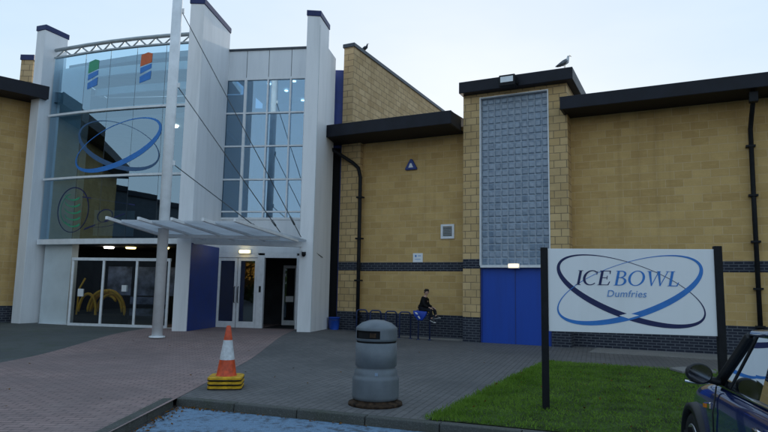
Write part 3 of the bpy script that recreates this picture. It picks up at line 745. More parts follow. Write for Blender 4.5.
def letters(F, word, x, y, h, cols, sh=.22, gap=.06, k=1.):
    """classical capitals with thick and thin strokes"""
    def P(pts, m): F.poly([(x+(px*k+sh*py)*h, y+py*h) for px, py in pts], m)
    def Rg(cx, cy, rx, ry, ix, iy, t0, t1, m, dx=0):
        A = []; B = []; n = 36
        for i in range(n+1):
            t = t0+(t1-t0)*i/n; A.append((cx+rx*math.cos(t), cy+ry*math.sin(t))); B.append((cx+dx+ix*math.cos(t), cy+iy*math.sin(t)))
        q = lambda Z: [(x+(px*k+sh*py)*h, y+py*h) for px, py in Z]
        F.strip(q(A), q(B), m)
    S, T, Z = .14, .05, .035
    def stem(px, m): P([(px,Z),(px+S,Z),(px+S,1-Z),(px,1-Z)], m)
    def serif(px, py, w, m): P([(px,py),(px+w,py),(px+w-.03,py+Z),(px+.03,py+Z)], m)
    for ch, m in zip(word, cols):
        if ch == 'I': stem(.08, m); serif(0,0,.30,m); serif(0,1-Z,.30,m); w = .30
        elif ch == 'C':
            Rg(.44,.5,.44,.52,.32,.46,R(48),R(312),m,.02); P([(.70,.72),(.745,.72),(.76,.98),(.72,.93)], m); w = .80
        elif ch == 'E':
            stem(.08, m); serif(0,0,.26,m); serif(0,1-Z,.26,m)
            P([(.2,0),(.62,0),(.68,.26),(.63,.26),(.56,T),(.2,T)], m); P([(.2,1-T),(.54,1-T),(.58,.77),(.62,.77),(.61,1),(.2,1)], m)
            P([(.2,.49),(.46,.49),(.46,.49+T),(.2,.49+T)], m); P([(.45,.39),(.49,.39),(.49,.65),(.45,.65)], m); w = .68
        elif ch == 'B':
            stem(.08, m); serif(0,0,.26,m); serif(0,1-Z,.26,m)
            Rg(.34,.765,.27,.235,.15,.185,R(-90),R(90),m); Rg(.36,.275,.33,.275,.19,.225,R(-90),R(90),m)
            for py in (0,.51,1-T): P([(.2,py),(.37,py),(.37,py+T),(.2,py+T)], m)
            w = .72
        elif ch == 'O': Rg(.47,.5,.47,.52,.33,.465,0,2*PI,m); w = .96
        elif ch == 'W':
            for (ax, bx, t) in ((.06,.34,.15),(.34+.05,.62,.055),(.56,.82,.15),(.82+.05,1.12,.055)):
                dn = t in (.15,)
                if dn: P([(ax,1-Z),(ax+t,1-Z),(bx+.07,0),(bx,0)], m)
                else: P([(ax-.05,0),(ax-.005,0),(bx+.04,1-Z),(bx-.01,1-Z)], m)
            serif(-.02,1-Z,.30,m); serif(.50,1-Z,.26,m); serif(1.02,1-Z,.22,m); w = 1.20
        elif ch == 'L':
            stem(.08, m); serif(0,0,.26,m); serif(0,1-Z,.30,m); P([(.2,0),(.56,0),(.62,.26),(.57,.26),(.5,T),(.2,T)], m); w = .62
        x += (w*k+gap)*h
    return x
def flat_text(name, txt, size, mat, parent, W, shear=.25, spacing=1.):
    cu = bpy.data.curves.new(name, 'FONT'); cu.body = txt; cu.size = size; cu.shear = shear; cu.space_character = spacing; cu.extrude = .0008
    t = bpy.data.objects.new('tmp', cu); COL.objects.link(t)
    dg = bpy.context.evaluated_depsgraph_get(); me = bpy.data.meshes.new_from_object(t.evaluated_get(dg)); bpy.data.objects.remove(t)
    me.name = name; me.materials.clear(); me.materials.append(M[mat]); o = bpy.data.objects.new(name, me); return link(o, W, parent)

def ell(F, fx, fy, cx, cy, a, b, tilt, m, mir, wmin=2.2, wmax=21):
    # one tapering elliptical ribbon of the emblem, drawn in emblem units with y down
    A = []; B = []; n = 160
    for i in range(n+1):
        t = 2*PI*i/n; x, y = math.cos(t), math.sin(t)
        w = wmin+wmax*max(0, .5+.5*math.sin(t-R(14)))**1.5
        nx, ny = x*b, y*a; l = math.hypot(nx, ny); nx /= l; ny /= l
        for Q, sg in ((A,.5),(B,-.5)):
            px, py = a*x+nx*w*sg, b*y+ny*w*sg
            X = px*math.cos(tilt)-py*math.sin(tilt); Y = px*math.sin(tilt)+py*math.cos(tilt)
            Q.append((fx(cx+(-X if mir else X)), fy(cy+Y)))
    F.strip(A, B, m)
# atrium window graphics
def arc_at_x(x):
    for a, b in zip(ARC, ARC[1:]):
        if a[0] <= x <= b[0]: return a[1]+(b[1]-a[1])*(x-a[0])/(b[0]-a[0])
    return ARC[-1][1] if x > ARC[-1][0] else ARC[0][1]
fA = lambda x, y, o: (x, arc_at_x(x)-.004-o*1.5, y)
F = Flat(fA)
eS = 3.05/580; EX = lambda px: -8.72+(px-355)*eS; EY = lambda py: 6.02-(py-200)*eS*1.12
ell(F,EX,EY,358,198,300,118,R(17),0,False,3,24); ell(F,EX,EY,352,197,306,112,R(17.5),1,True,4,27)
o = part('entrance_logo', F.mb, ['logodim','logoblue','logodim'], W=Matrix(), parent=ag, recalc=False)
# flip: lower arc of a swoosh faces down because y grows upward
F = Flat(fA)
F.swoosh(-10.25,3.93,.62,.74,0,0,.025,.04,0)
for k in range(5):
    F.swoosh(-10.30+.02*k,4.42-.22*k,.34-.02*abs(k-2),.16,R(-8),1,.02,.07,PI/2,R(190),R(345),40)
F.swoosh(-10.36,3.95,.40,.50,R(0),1,.015,.06,PI/2,R(95),R(275),40)
F.swoosh(-8.98,3.70,.28,.20,R(12),0,.012,.03,0); F.swoosh(-9.0,3.45,.55,.10,R(6),0,.01,.02,0,R(180),R(360))
F.poly([(-9.75,3.25),(-9.72,3.31),(-8.25,3.78),(-8.25,3.74)], 0); F.poly([(-9.9,4.33),(-9.9,4.37),(-7.9,4.05),(-7.9,4.01)], 0)
part('rink_logo', F.mb, ['logonavy','logogreen'], W=Matrix(), parent=ag, recalc=False)
for cx, mt in ((-9.86,'logogreen'),(-7.85,'logoorange')):
    F = Flat(fA); zt = 8.98 if cx < -9 else 9.02
    F.poly([(cx-.21,zt-.42),(cx+.2,zt-.30),(cx+.21,zt),(cx+.05,zt+.05),(cx-.19,zt-.02)], 0)
    F.poly([(cx-.2,zt-.66),(cx+.2,zt-.50),(cx+.2,zt-.34),(cx-.2,zt-.46)], 1); F.poly([(cx-.2,zt-.98),(cx+.19,zt-.86),(cx+.2,zt-.58),(cx+.02,zt-.66),(cx-.2,zt-.76)], 1)
    part('window_sticker', F.mb, [mt,'logoblue'], W=Matrix(), parent=ag, recalc=False)
mb = MB(); mb.box(-9.7,-8.35,20.3,20.33,3.12,3.98); part('hanging_poster', mb, 'greyint', W=Matrix())

# ---- left wing
LA = R(44.)
FL_ = Matrix.Translation((-12.0,21.0,0)) @ Matrix.Rotation(LA, 4, 'Z')     # local +x runs right and away
mb = MB(); mb.box(-16, .0, 0, .3, -.3, .75, 1); mb.box(-16, 0, .012, .3, .75, 8.1, 0)
part('brick_wall', mb, ['wall','navybrick'], W=FL_)
mb = MB(); mb.box(-16, -.22, -1.0, -.96, 7.72, 8.16); mb.box(-16,-.22,-.96,.0,7.74,7.78); part('roof_fascia', mb, 'blackfascia', W=FL_)
mb = MB(); mb.add([(-16,-.955,8.13),(-.22,-.955,8.13),(-.22,9,8.6),(-16,9,8.6)], [(0,1,2,3)]); part('roof', mb, 'coping', W=FL_)
mb = MB(); mb.box(-24.2,-23.9,-9,10.2,-.3,.75,1); mb.box(-24.2,-23.912,-9,10.2,.75,7.2,0); mb.box(-32,-24.2,-9,-8.7,-.3,7.2,0)  # unseen block, added and clad dark to darken the atrium's reflection
part('dark_reflection_block', mb, ['coping','navybrick'], W=Matrix())
mb = MB(); mb.box(-32.5,-23.75,-9.3,10.3,7.2,7.4); mb.box(-23.75,-23.7,-9.3,10.3,7.1,7.42); part('roof_fascia', mb, 'blackfascia', W=Matrix())  # roof edge of that added, unseen block
mb = MB(); mb.box(-13.55,-13.10,21.8,27,6,9.72); part('parapet_wall', mb, 'side', W=Matrix())
mb = MB(); mb.box(-13.58,-13.07,21.77,27,9.72,9.92); part('parapet_coping', mb, 'navycap', W=Matrix())

# ---- canopy
ZC = 2.98
mb = MB(); mb.add([(-6.38,14.75,ZC+.05),(-3.42,14.72,ZC+.05),(-2.36,18.62,ZC-.05),(-5.72,18.30,ZC-.05),(-6.22,17.6,ZC-.03)]+[(-6.38,14.75,ZC+.10),(-3.42,14.72,ZC+.10),(-2.36,18.62,ZC),(-5.72,18.30,ZC),(-6.22,17.6,ZC+.02)],
        [(4,3,2,1,0),(5,6,7,8,9)]+[(i,(i+1)%5,5+(i+1)%5,5+i) for i in range(5)])
cn = part('entrance_canopy', mb, 'canopysheet', W=Matrix())
for (x0, x1) in ((-6.46,-6.12),(-5.72,-5.30),(-4.95,-4.42),(-4.22,-3.52),(-3.48,-2.55)):
    mb = MB(); L0 = 4.0 if x0 > -6.2 else 3.0
    mb.bar((x0,14.12,ZC+.07),(x0+(x1-x0)*L0/4,14.12+L0,ZC-.08), .06, .075); part('canopy_beam', mb, 'whitemetal', W=Matrix(), parent=cn, bevel=.006)
mb = MB(); mb.bar((-5.70,18.22,ZC-.14),(-2.50,18.66,ZC-.14), .16, .17); mb.bar((-6.1,16.9,ZC-.1),(-2.9,17.0,ZC-.1), .1, .10); part('canopy_beam', mb, 'whitemetal', W=Matrix(), parent=cn, bevel=.006)
# steel mast and cables
mast = thing('steel_mast', 'tall white steel mast rising through the entrance canopy', 'mast', -5.80, 16.02, .19)
mb = MB(); mb.tube([(0,0,0),(0,0,11.2)], .135, 24); obj('mast_tube', mb, 'whitemetal', mast)
mb = MB(); mb.lathe([(.20,-.02),(.20,.02),(.16,.03)], 24); obj('base_plate', mb, 'whitemetal', mast)
for z, e in ((9.02,(-2.50,18.45,ZC+.06)),(6.9,(-2.95,17.6,ZC+.06)),(4.75,(-3.35,16.6,ZC+.06))):
    a = Vector((.12,.02,z-.19)); b = Vector(e)-Vector((-5.80,16.02,.19))
    mb = MB(); mb.tube([a, b], .013, 6)
    c = obj('stay_cable', mb, 'cable', mast)
    q = a+(b-a)*.90; q2 = a+(b-a)*.94; mb = MB(); mb.tube([q, q2], .030, 8); obj('turnbuckle', mb, 'cable', c)
    mb = MB(); mb.box(a.x-.05, a.x+.07, a.y-.02, a.y+.02, a.z-.05, a.z+.08); obj('cable_lug', mb, 'whitemetal', c)
# small cables at tower side
mb = MB(); mb.tube([(-2.13,18.95,2.72),(-2.08,19.15,2.60),(-1.95,19.65,2.50)], .012, 6); part('wall_cable', mb, 'cable', W=Matrix())

# ------------------------------------------------------------------ things fixed to the building
def bthing(name, label, cat, u, v, z, **k): x, y = uv2w(u, v); return thing(name, label, cat, x, y, z, -TH, **k)
t = bthing('floodlight', 'black box floodlight under the cap above the glass block panel', 'light', -4.62, 17.5, 7.55)
mb = MB(); mb.box(-.24,.24,-.30,-.02,.02,.36); obj('lamp_housing', mb, 'blackmetal', t, bevel=.02)
mb = MB(); mb.box(-.19,.19,-.309,-.298,.13,.30); obj('lamp_glass', mb, 'lens', t)
mb = MB(); mb.box(-.28,-.25,-.18,.28,.10,.18); mb.box(.25,.28,-.18,.28,.10,.18); obj('bracket', mb, 'blackmetal', t)
t = bthing('bulkhead_light', 'lit cream bulkhead light above the blue door', 'light', -4.58, 17.735, 2.27)
mb = MB(); mb.box(-.17,.17,-.03,0,-.07,.07); obj('back_plate', mb, 'frame', t)
mb = MB(); mb.box(-.15,.15,-.11,-.03,-.055,.055); obj('diffuser', mb, 'bulklamp', t, bevel=.025)
t = bthing('alarm_box', 'small blue triangular alarm box high on the block wall', 'alarm', -8.10, 18.2, 5.62)
mb = MB(); mb.vprism([(-.20,-.16),(.20,-.16),(.21,-.12),(.03,.20),(-.03,.20),(-.21,-.12)], -.09, 0); obj('case', mb, 'navypanel', t, bevel=.015)
mb = MB(); mb.vprism([(-.08,-.09),(.09,-.09),(.02,.06),(-.03,.05)], -.096, -.091); obj('badge', mb, 'frame', t)
t = bthing('notice_sign', 'small white notice plate above the dark brick band', 'sign', -7.84, 18.2, 2.555)
mb = MB(); mb.box(-.17,.17,-.02,0,-.145,.145); obj('plate', mb, 'signwhite', t)
mb = MB(); mb.box(-.10,-.04,-.023,-.0205,.02,.09); mb.box(.01,.11,-.023,-.0205,.05,.07); mb.box(-.1,.1,-.023,-.0205,-.06,-.045); obj('notice_print', mb, 'logopale', t)
mb = MB(); mb.box(-.07,.07,-.10,0,-.06,.06)
t = thing('entrance_lamp', 'glowing yellow lamp under the canopy above the glass doors', 'light', *[(-7.36*CW+(VF-.02)*SW), (7.36*SW+(VF-.02)*CW)], 2.66, -TW)
mb = MB(); mb.box(-.20,.20,-.04,0,-.06,.06); obj('back_plate', mb, 'frame', t)
mb = MB(); mb.box(-.17,.17,-.14,-.04,-.05,.05); obj('diffuser', mb, 'warmlamp', t, bevel=.03)
t = thing('security_camera', 'small black dome camera on the right white tower', 'camera', -2.42, 18.665, 2.55, 0)
mb = MB(); mb.box(-.05,.05,-.12,0,.05,.11); obj('bracket', mb, 'frame', t, bevel=.006)
mb = MB(); mb.lathe([(.02,-.09),(.05,-.07),(.065,-.03),(.065,.05)], 20, (0,-.09,0)); obj('camera_dome', mb, 'blackmetal', t)

# ------------------------------------------------------------------ sign board
sl, sr = Vector((2.185,8.12)), Vector((4.17,7.70)); sv = (sr-sl); sw = sv.length; sa = math.atan2(sv.y, sv.x)
SG = thing('sign_board', 'white ICEBOWL Dumfries sign board on two black posts in the lawn', 'sign', sl.x, sl.y, 0, sa)
for x in (-.045, sw+.045):
    mb = MB(); mb.box(x-.045, x+.045, -.045, .045, -.05, 2.10 if x < 1 else 2.125); obj('post', mb, 'blackmetal', SG, bevel=.006)
BZ0, BZ1 = 1.005, 2.085
mb = MB(); mb.box(.002, sw-.002, -.02, .02, BZ0, BZ1); bd = obj('sign_panel', mb, 'signwhite', SG, bevel=.003)
PW, PH = sw, BZ1-BZ0
def SX(px): return (px-18)/680*PW
def SY(py): return BZ1-(py-36)/332*PH
kx, ky = PW/680, PH/332
F = Flat(lambda x, y, o: (x, -.02-o, y))
ell(F,SX,SY,358,198,308,104,R(18),0,False); ell(F,SX,SY,352,197,306,104,R(17.5),1,True)
# pale flash where the two ribbons cross
F.poly([(SX(x), SY(y)) for x, y in ((312,299),(350,289),(392,297),(350,310))], 2)
letters(F, 'ICE', SX(134), SY(181), 58*ky, [0]*3, .21, .06, 1.30*kx/ky)
letters(F, 'BOWL', SX(292), SY(181), 58*ky, [1]*4, .21, .05, 1.24*kx/ky)
obj('sign_lettering', F.mb, ['logonavy','logoblue','signwhite'], bd, recalc=False)
W = WM[SG.name] @ Matrix.Translation((SX(262), -.0265, SY(226))) @ Matrix.Rotation(R(90), 4, 'X')
flat_text('sign_lettering', 'Dumfries', 37*kx*1.12, 'logopale', bd, W, .2, 1.05)

# ------------------------------------------------------------------ litter bin
BN = thing('litter_bin', 'grey blue round litter bin with black slot on a rusty plate', 'bin', -.07, 8.30, .0, 0)
prof = [(.285,.075),(.304,.085),(.309,.12),(.309,.33),(.304,.355),(.290,.37),(.282,.40),(.282,.455),(.258,.468),(.258,.490),(.275,.505),(.275,.80),(.258,.808),(.258,.826),(.277,.834),(.277,.862),(.277,.965),(.277,.99),(.270,1.005),(.20,1.062),(.10,1.095),(.0005,1.105)]
n = 72
def skip(i, k): a = (360*k/n) % 360; return i == 15 and 198 <= a < 278
mb = MB(); mb.lathe(prof, n, skip=skip, cap=False); obj('bin_shell', mb, 'binblue', BN, recalc=True)
mb = MB(); mb.lathe([(.262,.5),(.262,1.0)], 40, cap=True); obj('bin_liner', mb, 'black', BN)
mb = MB(); a0 = R(262); mb.box(.255*math.cos(a0)-.05, .255*math.cos(a0)+.03, .268*math.sin(a0), .268*math.sin(a0)+.03, .88, .935); obj('slot_label', mb, 'rust', BN)
mb = MB(); mb.lathe([(.36,0),(.355,.035),(.30,.05),(.29,.075)], 40); obj('base_plate', mb, 'rust', BN)
mb = MB(); mb.box(-.012,.03,-.286,-.272,.40,.44); obj('lock', mb, 'chrome', BN)

# ------------------------------------------------------------------ traffic cones
def make_cone():
    t = thing('traffic_cone', 'uppermost orange and white cone of the stack by the kerb', 'cone', -2.33, 9.42, 0, .12, 'stacked traffic cones')
    mb = MB(); n = 8; sq = []
    for c, (sx, sy) in enumerate(((1,1),(-1,1),(-1,-1),(1,-1))):
        for k in range(5):
            a = PI/2*c+PI/2*k/4; sq.append((sx*.175+.075*math.cos(a), sy*.175+.075*math.sin(a)))
    mb.loft([[(p[0]*1.0, p[1]*1.0, 0) for p in sq],[(p[0], p[1], .014) for p in sq]], 1, False)
    mb.loft([[(p[0]*1.0, p[1]*1.0, .0145) for p in sq],[(p[0]*1.0, p[1]*1.0, .040) for p in sq],[(p[0]*.92, p[1]*.92, .052) for p in sq]], 0, False)
    obj('base', mb, ['coneyellow','rubber'], t)
    zb = .045
    def rr(z): return .150+(.030-.150)*((z-zb)/.745)
    zz = [zb,.10,.285,.2851,.575,.5751,.79]
    mb = MB(); mb.lathe([(rr(zb)+.012,zb),(rr(.07),.07),(rr(.285),.285)], 32, cap=False); b = obj('cone_body', mb, 'orange', t)
    mb = MB(); mb.lathe([(rr(.575),.575),(rr(.78),.78),(.022,.790),(.0005,.790)], 32, cap=False); obj('cone_tip', mb, 'orange', t)
    mb = MB(); mb.lathe([(rr(.285)+.0008,.285),(rr(.575)+.0008,.575)], 32, cap=False); obj('reflective_sleeve', mb, 'conewhite', b)
    return t
cone = make_cone(); base_z = .004
hs = [0., .063, .126]
labs = ['lowest yellow cone base of the stack, touching the paving', 'middle yellow cone base of the stacked cones', None]
for i, h in enumerate(hs[:2]):
    c = copy_tree(cone, frame(-2.33+random.uniform(-.003,.003), 9.42, base_z+h, .12+random.uniform(-.03,.03)))
    c['label'] = labs[i]
cone.matrix_basis = frame(-2.33, 9.42, base_z+hs[2], .12); WM[cone.name] = frame(-2.33, 9.42, base_z+hs[2], .12)

# ------------------------------------------------------------------ bucket
bx, by = -1.58, 20.45
BK = thing('blue_bucket', 'blue plastic bucket between the white tower and brick pilaster', 'bucket', bx, by, g(bx, by))
mb = MB(); mb.lathe([(.15,0),(.19,.38),(.205,.385),(.205,.40),(.18,.40),(.14,.03),(.0005,.03)], 28, cap=False); obj('bucket_body', mb, 'bucket', BK)
mb = MB(); mb.tube([(-.2,0,.37),(-.17,-.12,.33),(0,-.2,.31),(.17,-.12,.33),(.2,0,.37)], .006, 6); obj('bucket_handle', mb, 'cable', BK)

# ------------------------------------------------------------------ bike hoops
def make_hoop():
    x, y = uv2w(-9.50, 17.55); t = thing('bike_hoop', 'leftmost steel bike hoop beside the black downpipe', 'bike hoop', x, y, .05, -TH, 'bike hoops along the block wall')
    pts = [(-.17,-.05,-.1),(-.17,-.05,.70)]
    for k in range(7): a = PI-PI/2*k/6; pts.append((-.09+.08*math.cos(a), -.05+.04*k/12, .72+.08*math.sin(a)))
    for k in range(7): a = PI/2-PI/2*k/6; pts.append((.09+.08*math.cos(a), -.0+.04*k/12, .72+.08*math.sin(a)))
    pts += [(.17,.04,.70),(.17,.04,-.1)]
    mb = MB(); mb.tube(pts, .024, 8); obj('hoop_tube', mb, 'hoop', t)
    mb = MB(); mb.lathe([(.055,-.02),(.055,.012)], 12, (-.17,-.05,0)); mb.lathe([(.055,-.02),(.055,.012)], 12, (.17,.04,0)); obj('floor_flange', mb, 'hoop', t)
    return t
hp = make_hoop(); hu = [-9.50,-9.0,-8.45,-7.97,-7.33]
hl = ['', 'second steel bike hoop from the black downpipe', 'third steel bike hoop from the downpipe, middle of the row', 'steel bike hoop next to the one with the seated person', 'rightmost bike hoop, with the seated person and blue bag on it']
for i in range(1, 5):
    x, y = uv2w(hu[i], 17.55); o = copy_tree(hp, frame(x, y, .05-.008*i, -TH)); o['label'] = hl[i]

# ------------------------------------------------------------------ person on the last hoop
px, py = uv2w(-7.36, 17.55)
PR = thing('person', 'person in black jacket perched on the rightmost bike hoop', 'person', px, py, .86, -TH)
# local: +x to the right along the wall, -y towards the viewer, z from the seat
hipz = .07
J = {'pel':(0,0,hipz),'sp1':(.0,-.01,.19),'sp2':(.02,-.02,.31),'chest':(.05,-.03,.40),'neck':(.085,-.035,.485),'head0':(.105,-.04,.53),'head1':(.12,-.045,.585),'head2':(.118,-.045,.645),
     'hl':(.03,-.085,hipz-.005),'kl':(.30,-.17,.06),'al':(.35,-.15,-.22),'tl':(.43,-.19,-.25),
     'hr':(.03,.085,hipz-.005),'kr':(.33,.05,.09),'ar':(.43,.0,-.14),'tr':(.52,-.04,-.13),
     'sl':(.04,-.155,.40),'el':(.10,-.20,.20),'wl':(.25,-.15,.13),'sr':(.04,.10,.40),'er':(.11,.14,.20),'wr':(.27,.05,.14)}
def chain(names, rad): return names, rad
def skel(name, chains, mats, parent, extra=None, root='pel', sub=2):
    idx = {}; vs = []; es = []; rs = []
    for c in chains:
        for i, (nme, r) in enumerate(c):
            if nme not in idx: idx[nme] = len(vs); vs.append(J[nme] if isinstance(nme, str) else nme); rs.append(r)
            if i: es.append((idx[c[i-1][0]], idx[nme]))
    return skin_mb(name, vs, es, rs, mats, parent, None, sub, idx[root])
def finger_chains(w, d, side):
    w = Vector(J[w]); d = Vector(d).normalized(); s_ = Vector(side).normalized(); dn = Vector((0,0,-1)); out = []
    palm = w+d*.055
    J['p_'+str(side)] = tuple(palm)
    for k, (off, ln) in enumerate(((-.026,.055),(-.009,.064),(.009,.060),(.026,.048))):
        a = palm+s_*off+d*.02; b = a+d*ln*.5+dn*.006; c = b+d*ln*.4+dn*.022
        out.append([(tuple(palm), .020), (tuple(a), .0095), (tuple(b), .0085), (tuple(c), .007)])
    th = palm-s_*.03-d*.02; t2 = th-s_*.012+d*.03+dn*.01; t3 = t2+d*.022+dn*.012
    out.append([(tuple(palm), .020), (tuple(th), .011), (tuple(t2), .0095), (tuple(t3), .008)])
    return palm, out
pl, fl = finger_chains('wl', (.9,.2,-.25), (0,1,0)); pr, fr_ = finger_chains('wr', (.9,-.1,-.25), (0,-1,0))
chains = [[('pel',.10),('sp1',.098),('sp2',.10),('chest',.098),('neck',.040),('head0',.048),('head1',.078),('head2',.070)],
          [('pel',.10),('hl',.075),('kl',.050),('al',.032),('tl',.024)],[('pel',.10),('hr',.075),('kr',.050),('ar',.032),('tr',.024)],
          [('chest',.098),('sl',.048),('el',.034),('wl',.020),(tuple(pl),.020)],[('chest',.098),('sr',.048),('er',.034),('wr',.020),(tuple(pr),.020)]]+fl+fr_
body = skel('body', chains, 'skin', PR)
ch2 = [[('pel',.125),('sp1',.12),('sp2',.122),('chest',.115)],[('chest',.115),('sl',.066),('el',.052),('wl',.036)],[('chest',.115),('sr',.066),('er',.052),('wr',.036)]]
J['tail'] = (-.10,-.02,.04); ch2.append([('pel',.125),('tail',.075)])
J['col'] = (.075,-.034,.455); ch2.append([('chest',.115),('col',.062)])
skel('jacket', ch2, 'jacket', PR)
J['cl'] = tuple(Vector(J['kl']).lerp(Vector(J['al']), .86)); J['cr'] = tuple(Vector(J['kr']).lerp(Vector(J['ar']), .86))
skel('trousers', [[('pel',.11),('hl',.09),('kl',.064),('cl',.045)],[('pel',.11),('hr',.09),('kr',.064),('cr',.045)]], 'trousers', PR)
# head details: nose, ears, eyes, mouth and hair
hd = Vector(J['head1'])+Vector((0,0,.02)); fw = Vector((.86,-.50,-.06)).normalized(); sd = fw.cross(Vector((0,0,1))).normalized()
mb = MB(); mb.tube([hd+fw*.060+Vector((0,0,.005)), hd+fw*.092-Vector((0,0,.020))], [.009,.013], 8); obj('nose', mb, 'skin', PR)
mb = MB(); mb.tube([hd+fw*.06+sd*.022-Vector((0,0,.048)), hd+fw*.072-Vector((0,0,.048)), hd+fw*.06-sd*.022-Vector((0,0,.048))], .006, 6); obj('mouth', mb, 'skin', PR)
for sg in (-1, 1):
    mb = MB(); mb.tube([hd+sd*sg*.068-fw*.005+Vector((0,0,.012)), hd+sd*sg*.080-fw*.012-Vector((0,0,.004)), hd+sd*sg*.070-fw*.004-Vector((0,0,.026))], .010, 8); obj('ear', mb, 'skin', PR)
mb = MB()
for sg in (-1, 1):
    c = hd+fw*.064+sd*sg*.028+Vector((0,0,.008)); mb.tube([c-fw*.006, c+fw*.006], [.010,.007], 8)
obj('eye', mb, 'eye', PR)
mb = MB(); secs = []
for i in range(9):
    ph = PI*.5*i/8; q = []
    for k in range(24):
        a = 2*PI*k/24; f_ = math.cos(a)
        lo = -.045 if f_ < .35 else .035
        z = lo+(.085-lo)*math.sin(ph); r_ = .086*math.cos(ph)**.7 if i < 8 else .003
        q.append(hd+Vector((0,0,z+.008))+fw*(f_*r_-.008)+sd*(math.sin(a)*r_*.92))
    secs.append(q)
mb.loft(secs, 0, True, True); obj('hair', mb, 'hair', PR)
for a_, t_ in (('al','tl'),('ar','tr')):
    A = Vector(J[a_]); T = Vector(J[t_]); dr_ = (T-A).normalized(); dn = Vector((0,0,-1)); up = (dr_.cross(Vector((dr_.y,-dr_.x,0)))).normalized()
    sh = skin_mb('shoe', [A-dr_*.035+dn*.02, A+dr_*.03+dn*.022, T+dr_*.03+dn*.015, A-dn*.035], [(0,1),(1,2),(1,3)], [.042,.046,.036,.042], 'shoe', PR, None, 2, 1)
    mb = MB(); mb.bar(A-dr_*.07+dn*.058, T+dr_*.06+dn*.045, .075, .022); obj('shoe_sole', mb, 'shoesole', sh, bevel=.008)
# blue bag hanging from the hoop
bgx, bgy = uv2w(-7.38, 17.36)
t = thing('blue_bag', 'bright blue bag with white flash hung on the rightmost bike hoop', 'bag', bgx, bgy, .58, -TH)
mb = MB(); mb.loft([[(-.23,-.05,.31),(.23,-.05,.29),(.23,.05,.29),(-.23,.05,.31)],[(-.19,-.085,.18),(.20,-.08,.18),(.20,.06,.18),(-.19,.06,.18)],[(-.06,-.06,.02),(.08,-.06,.02),(.08,.04,.02),(-.06,.04,.02)]]); obj('bag_body', mb, 'bag', t, bevel=.02)
mb = MB(); mb.add([(-.16,-.076,.27),(-.08,-.078,.26),(.045,-.081,.08),(.0,-.079,.07)], [(0,1,2,3)]); obj('bag_stripe', mb, 'white_paper', t)
mb = MB(); mb.tube([(-.15,0,.29),(-.15,.12,.32),(-.05,.16,.31)], .012, 6); obj('bag_strap', mb, 'bag', t)

# ------------------------------------------------------------------ birds
def bird(label, cat, x, y, z, rot, s, dark):
    t = thing(cat, label, 'bird', x, y, z, rot); W0 = WM[t.name] @ Matrix.Scale(s, 4)
    vs = [(-.20,0,.075),(-.10,0,.125),(0,0,.185),(.075,0,.235),(.105,0,.31),(.115,0,.375),(.135,0,.40)]
    skin_mb('body', [Vector(v)*s for v in vs], [(i, i+1) for i in range(6)], [r*s for r in (.018,.055,.085,.075,.040,.036,.032)], 'pigeon' if dark else 'gullwhite', t, None, 2, 2)
    mb = MB(); mb.tube([Vector((.155,0,.400))*s, Vector((.195,0,.393))*s, Vector((.215,0,.377))*s], [.014*s,.010*s,.004*s], 8); obj('beak', mb, 'beak', t)
    for sg in (-1, 1):
        mb = MB(); sec = []
        for q, (xx, zz, hh) in enumerate(((.085,.235,.03),(.01,.205,.075),(-.09,.15,.07),(-.19,.095,.04),(-.27,.055,.008))):
            yy = (.070 if q in (1,2) else .055 if q in (0,3) else .02)*sg
            sec.append([Vector((xx, yy, zz+hh))*s, Vector((xx, yy+.018*sg, zz))*s, Vector((xx, yy, zz-hh))*s, Vector((xx, yy-.02*sg, zz))*s])
        mb.loft(sec); obj('wing', mb, 'pigeon' if dark else 'gullgrey', t)
        mb = MB(); mb.tube([Vector((.0,.035*sg,.15))*s, Vector((.01,.035*sg,0))*s], .007*s, 6); mb.tube([Vector((.01,.035*sg,.006))*s, Vector((.06,.045*sg,.006))*s], .006*s, 5); obj('leg', mb, 'beak', t)
        mb = MB(); mb.tube([Vector((.14,.027*sg,.41))*s, Vector((.14,.036*sg,.41))*s], .007*s, 6); obj('eye', mb, 'eye', t)
x, y = uv2w(-3.02, 17.62); bird('grey and white gull standing on the pier cap corner', 'seagull', x, y, 7.985, .1, 1.0, False)
x, y = uv2w(-10.35, 18.9); bird('small dark bird sitting on the tall wall coping', 'pigeon', x, y, 10.165, -.4, .75, True)

# ------------------------------------------------------------------ yellow tubes behind the screen
YT = thing('yellow_tubing', 'yellow curved play tubes heaped behind the ground floor glass', 'play tubes', -9.2, 20.22, .2)
for k, (x0, h, rx, ln) in enumerate(((-.70,1.0,.28,1.),(-.25,1.10,.46,.55),(-.1,1.12,.56,.8),(.0,1.02,.44,.95),(-.15,.95,.34,.7),(-.2,1.05,.50,.9))):
    mb = MB(); pts = []
    for i in range(15):
        a = PI*(1.0-ln*1.12*i/14); pts.append((x0+.3+rx*math.cos(a), -.12+.06*k, .42+(h-.42)*math.sin(max(-.6, a)) if a > 0 else .42+(h-.42)*math.sin(a)))
    mb.tube(pts, [.03]+[.048]*13+[.03], 8); obj('curved_tube', mb, 'yellow', YT)
mb = MB(); mb.box(-.75,.75,-.2,.35,0,.32); obj('tub', mb, 'rubber', YT)
mb = MB(); mb.tube([(-.75,-.1,.3),(-.72,-.1,1.15),(-.55,-.1,1.5)], .03, 8); obj('curved_tube', mb, 'yellow', YT)

# ------------------------------------------------------------------ car
CA = thing('parked_car', 'dark blue small hatchback parked nose towards the lawn', 'car', 0, 0, -.1)
ax = math.atan2(-.24, .97)                           # heading: +y local goes along (.24,.97)
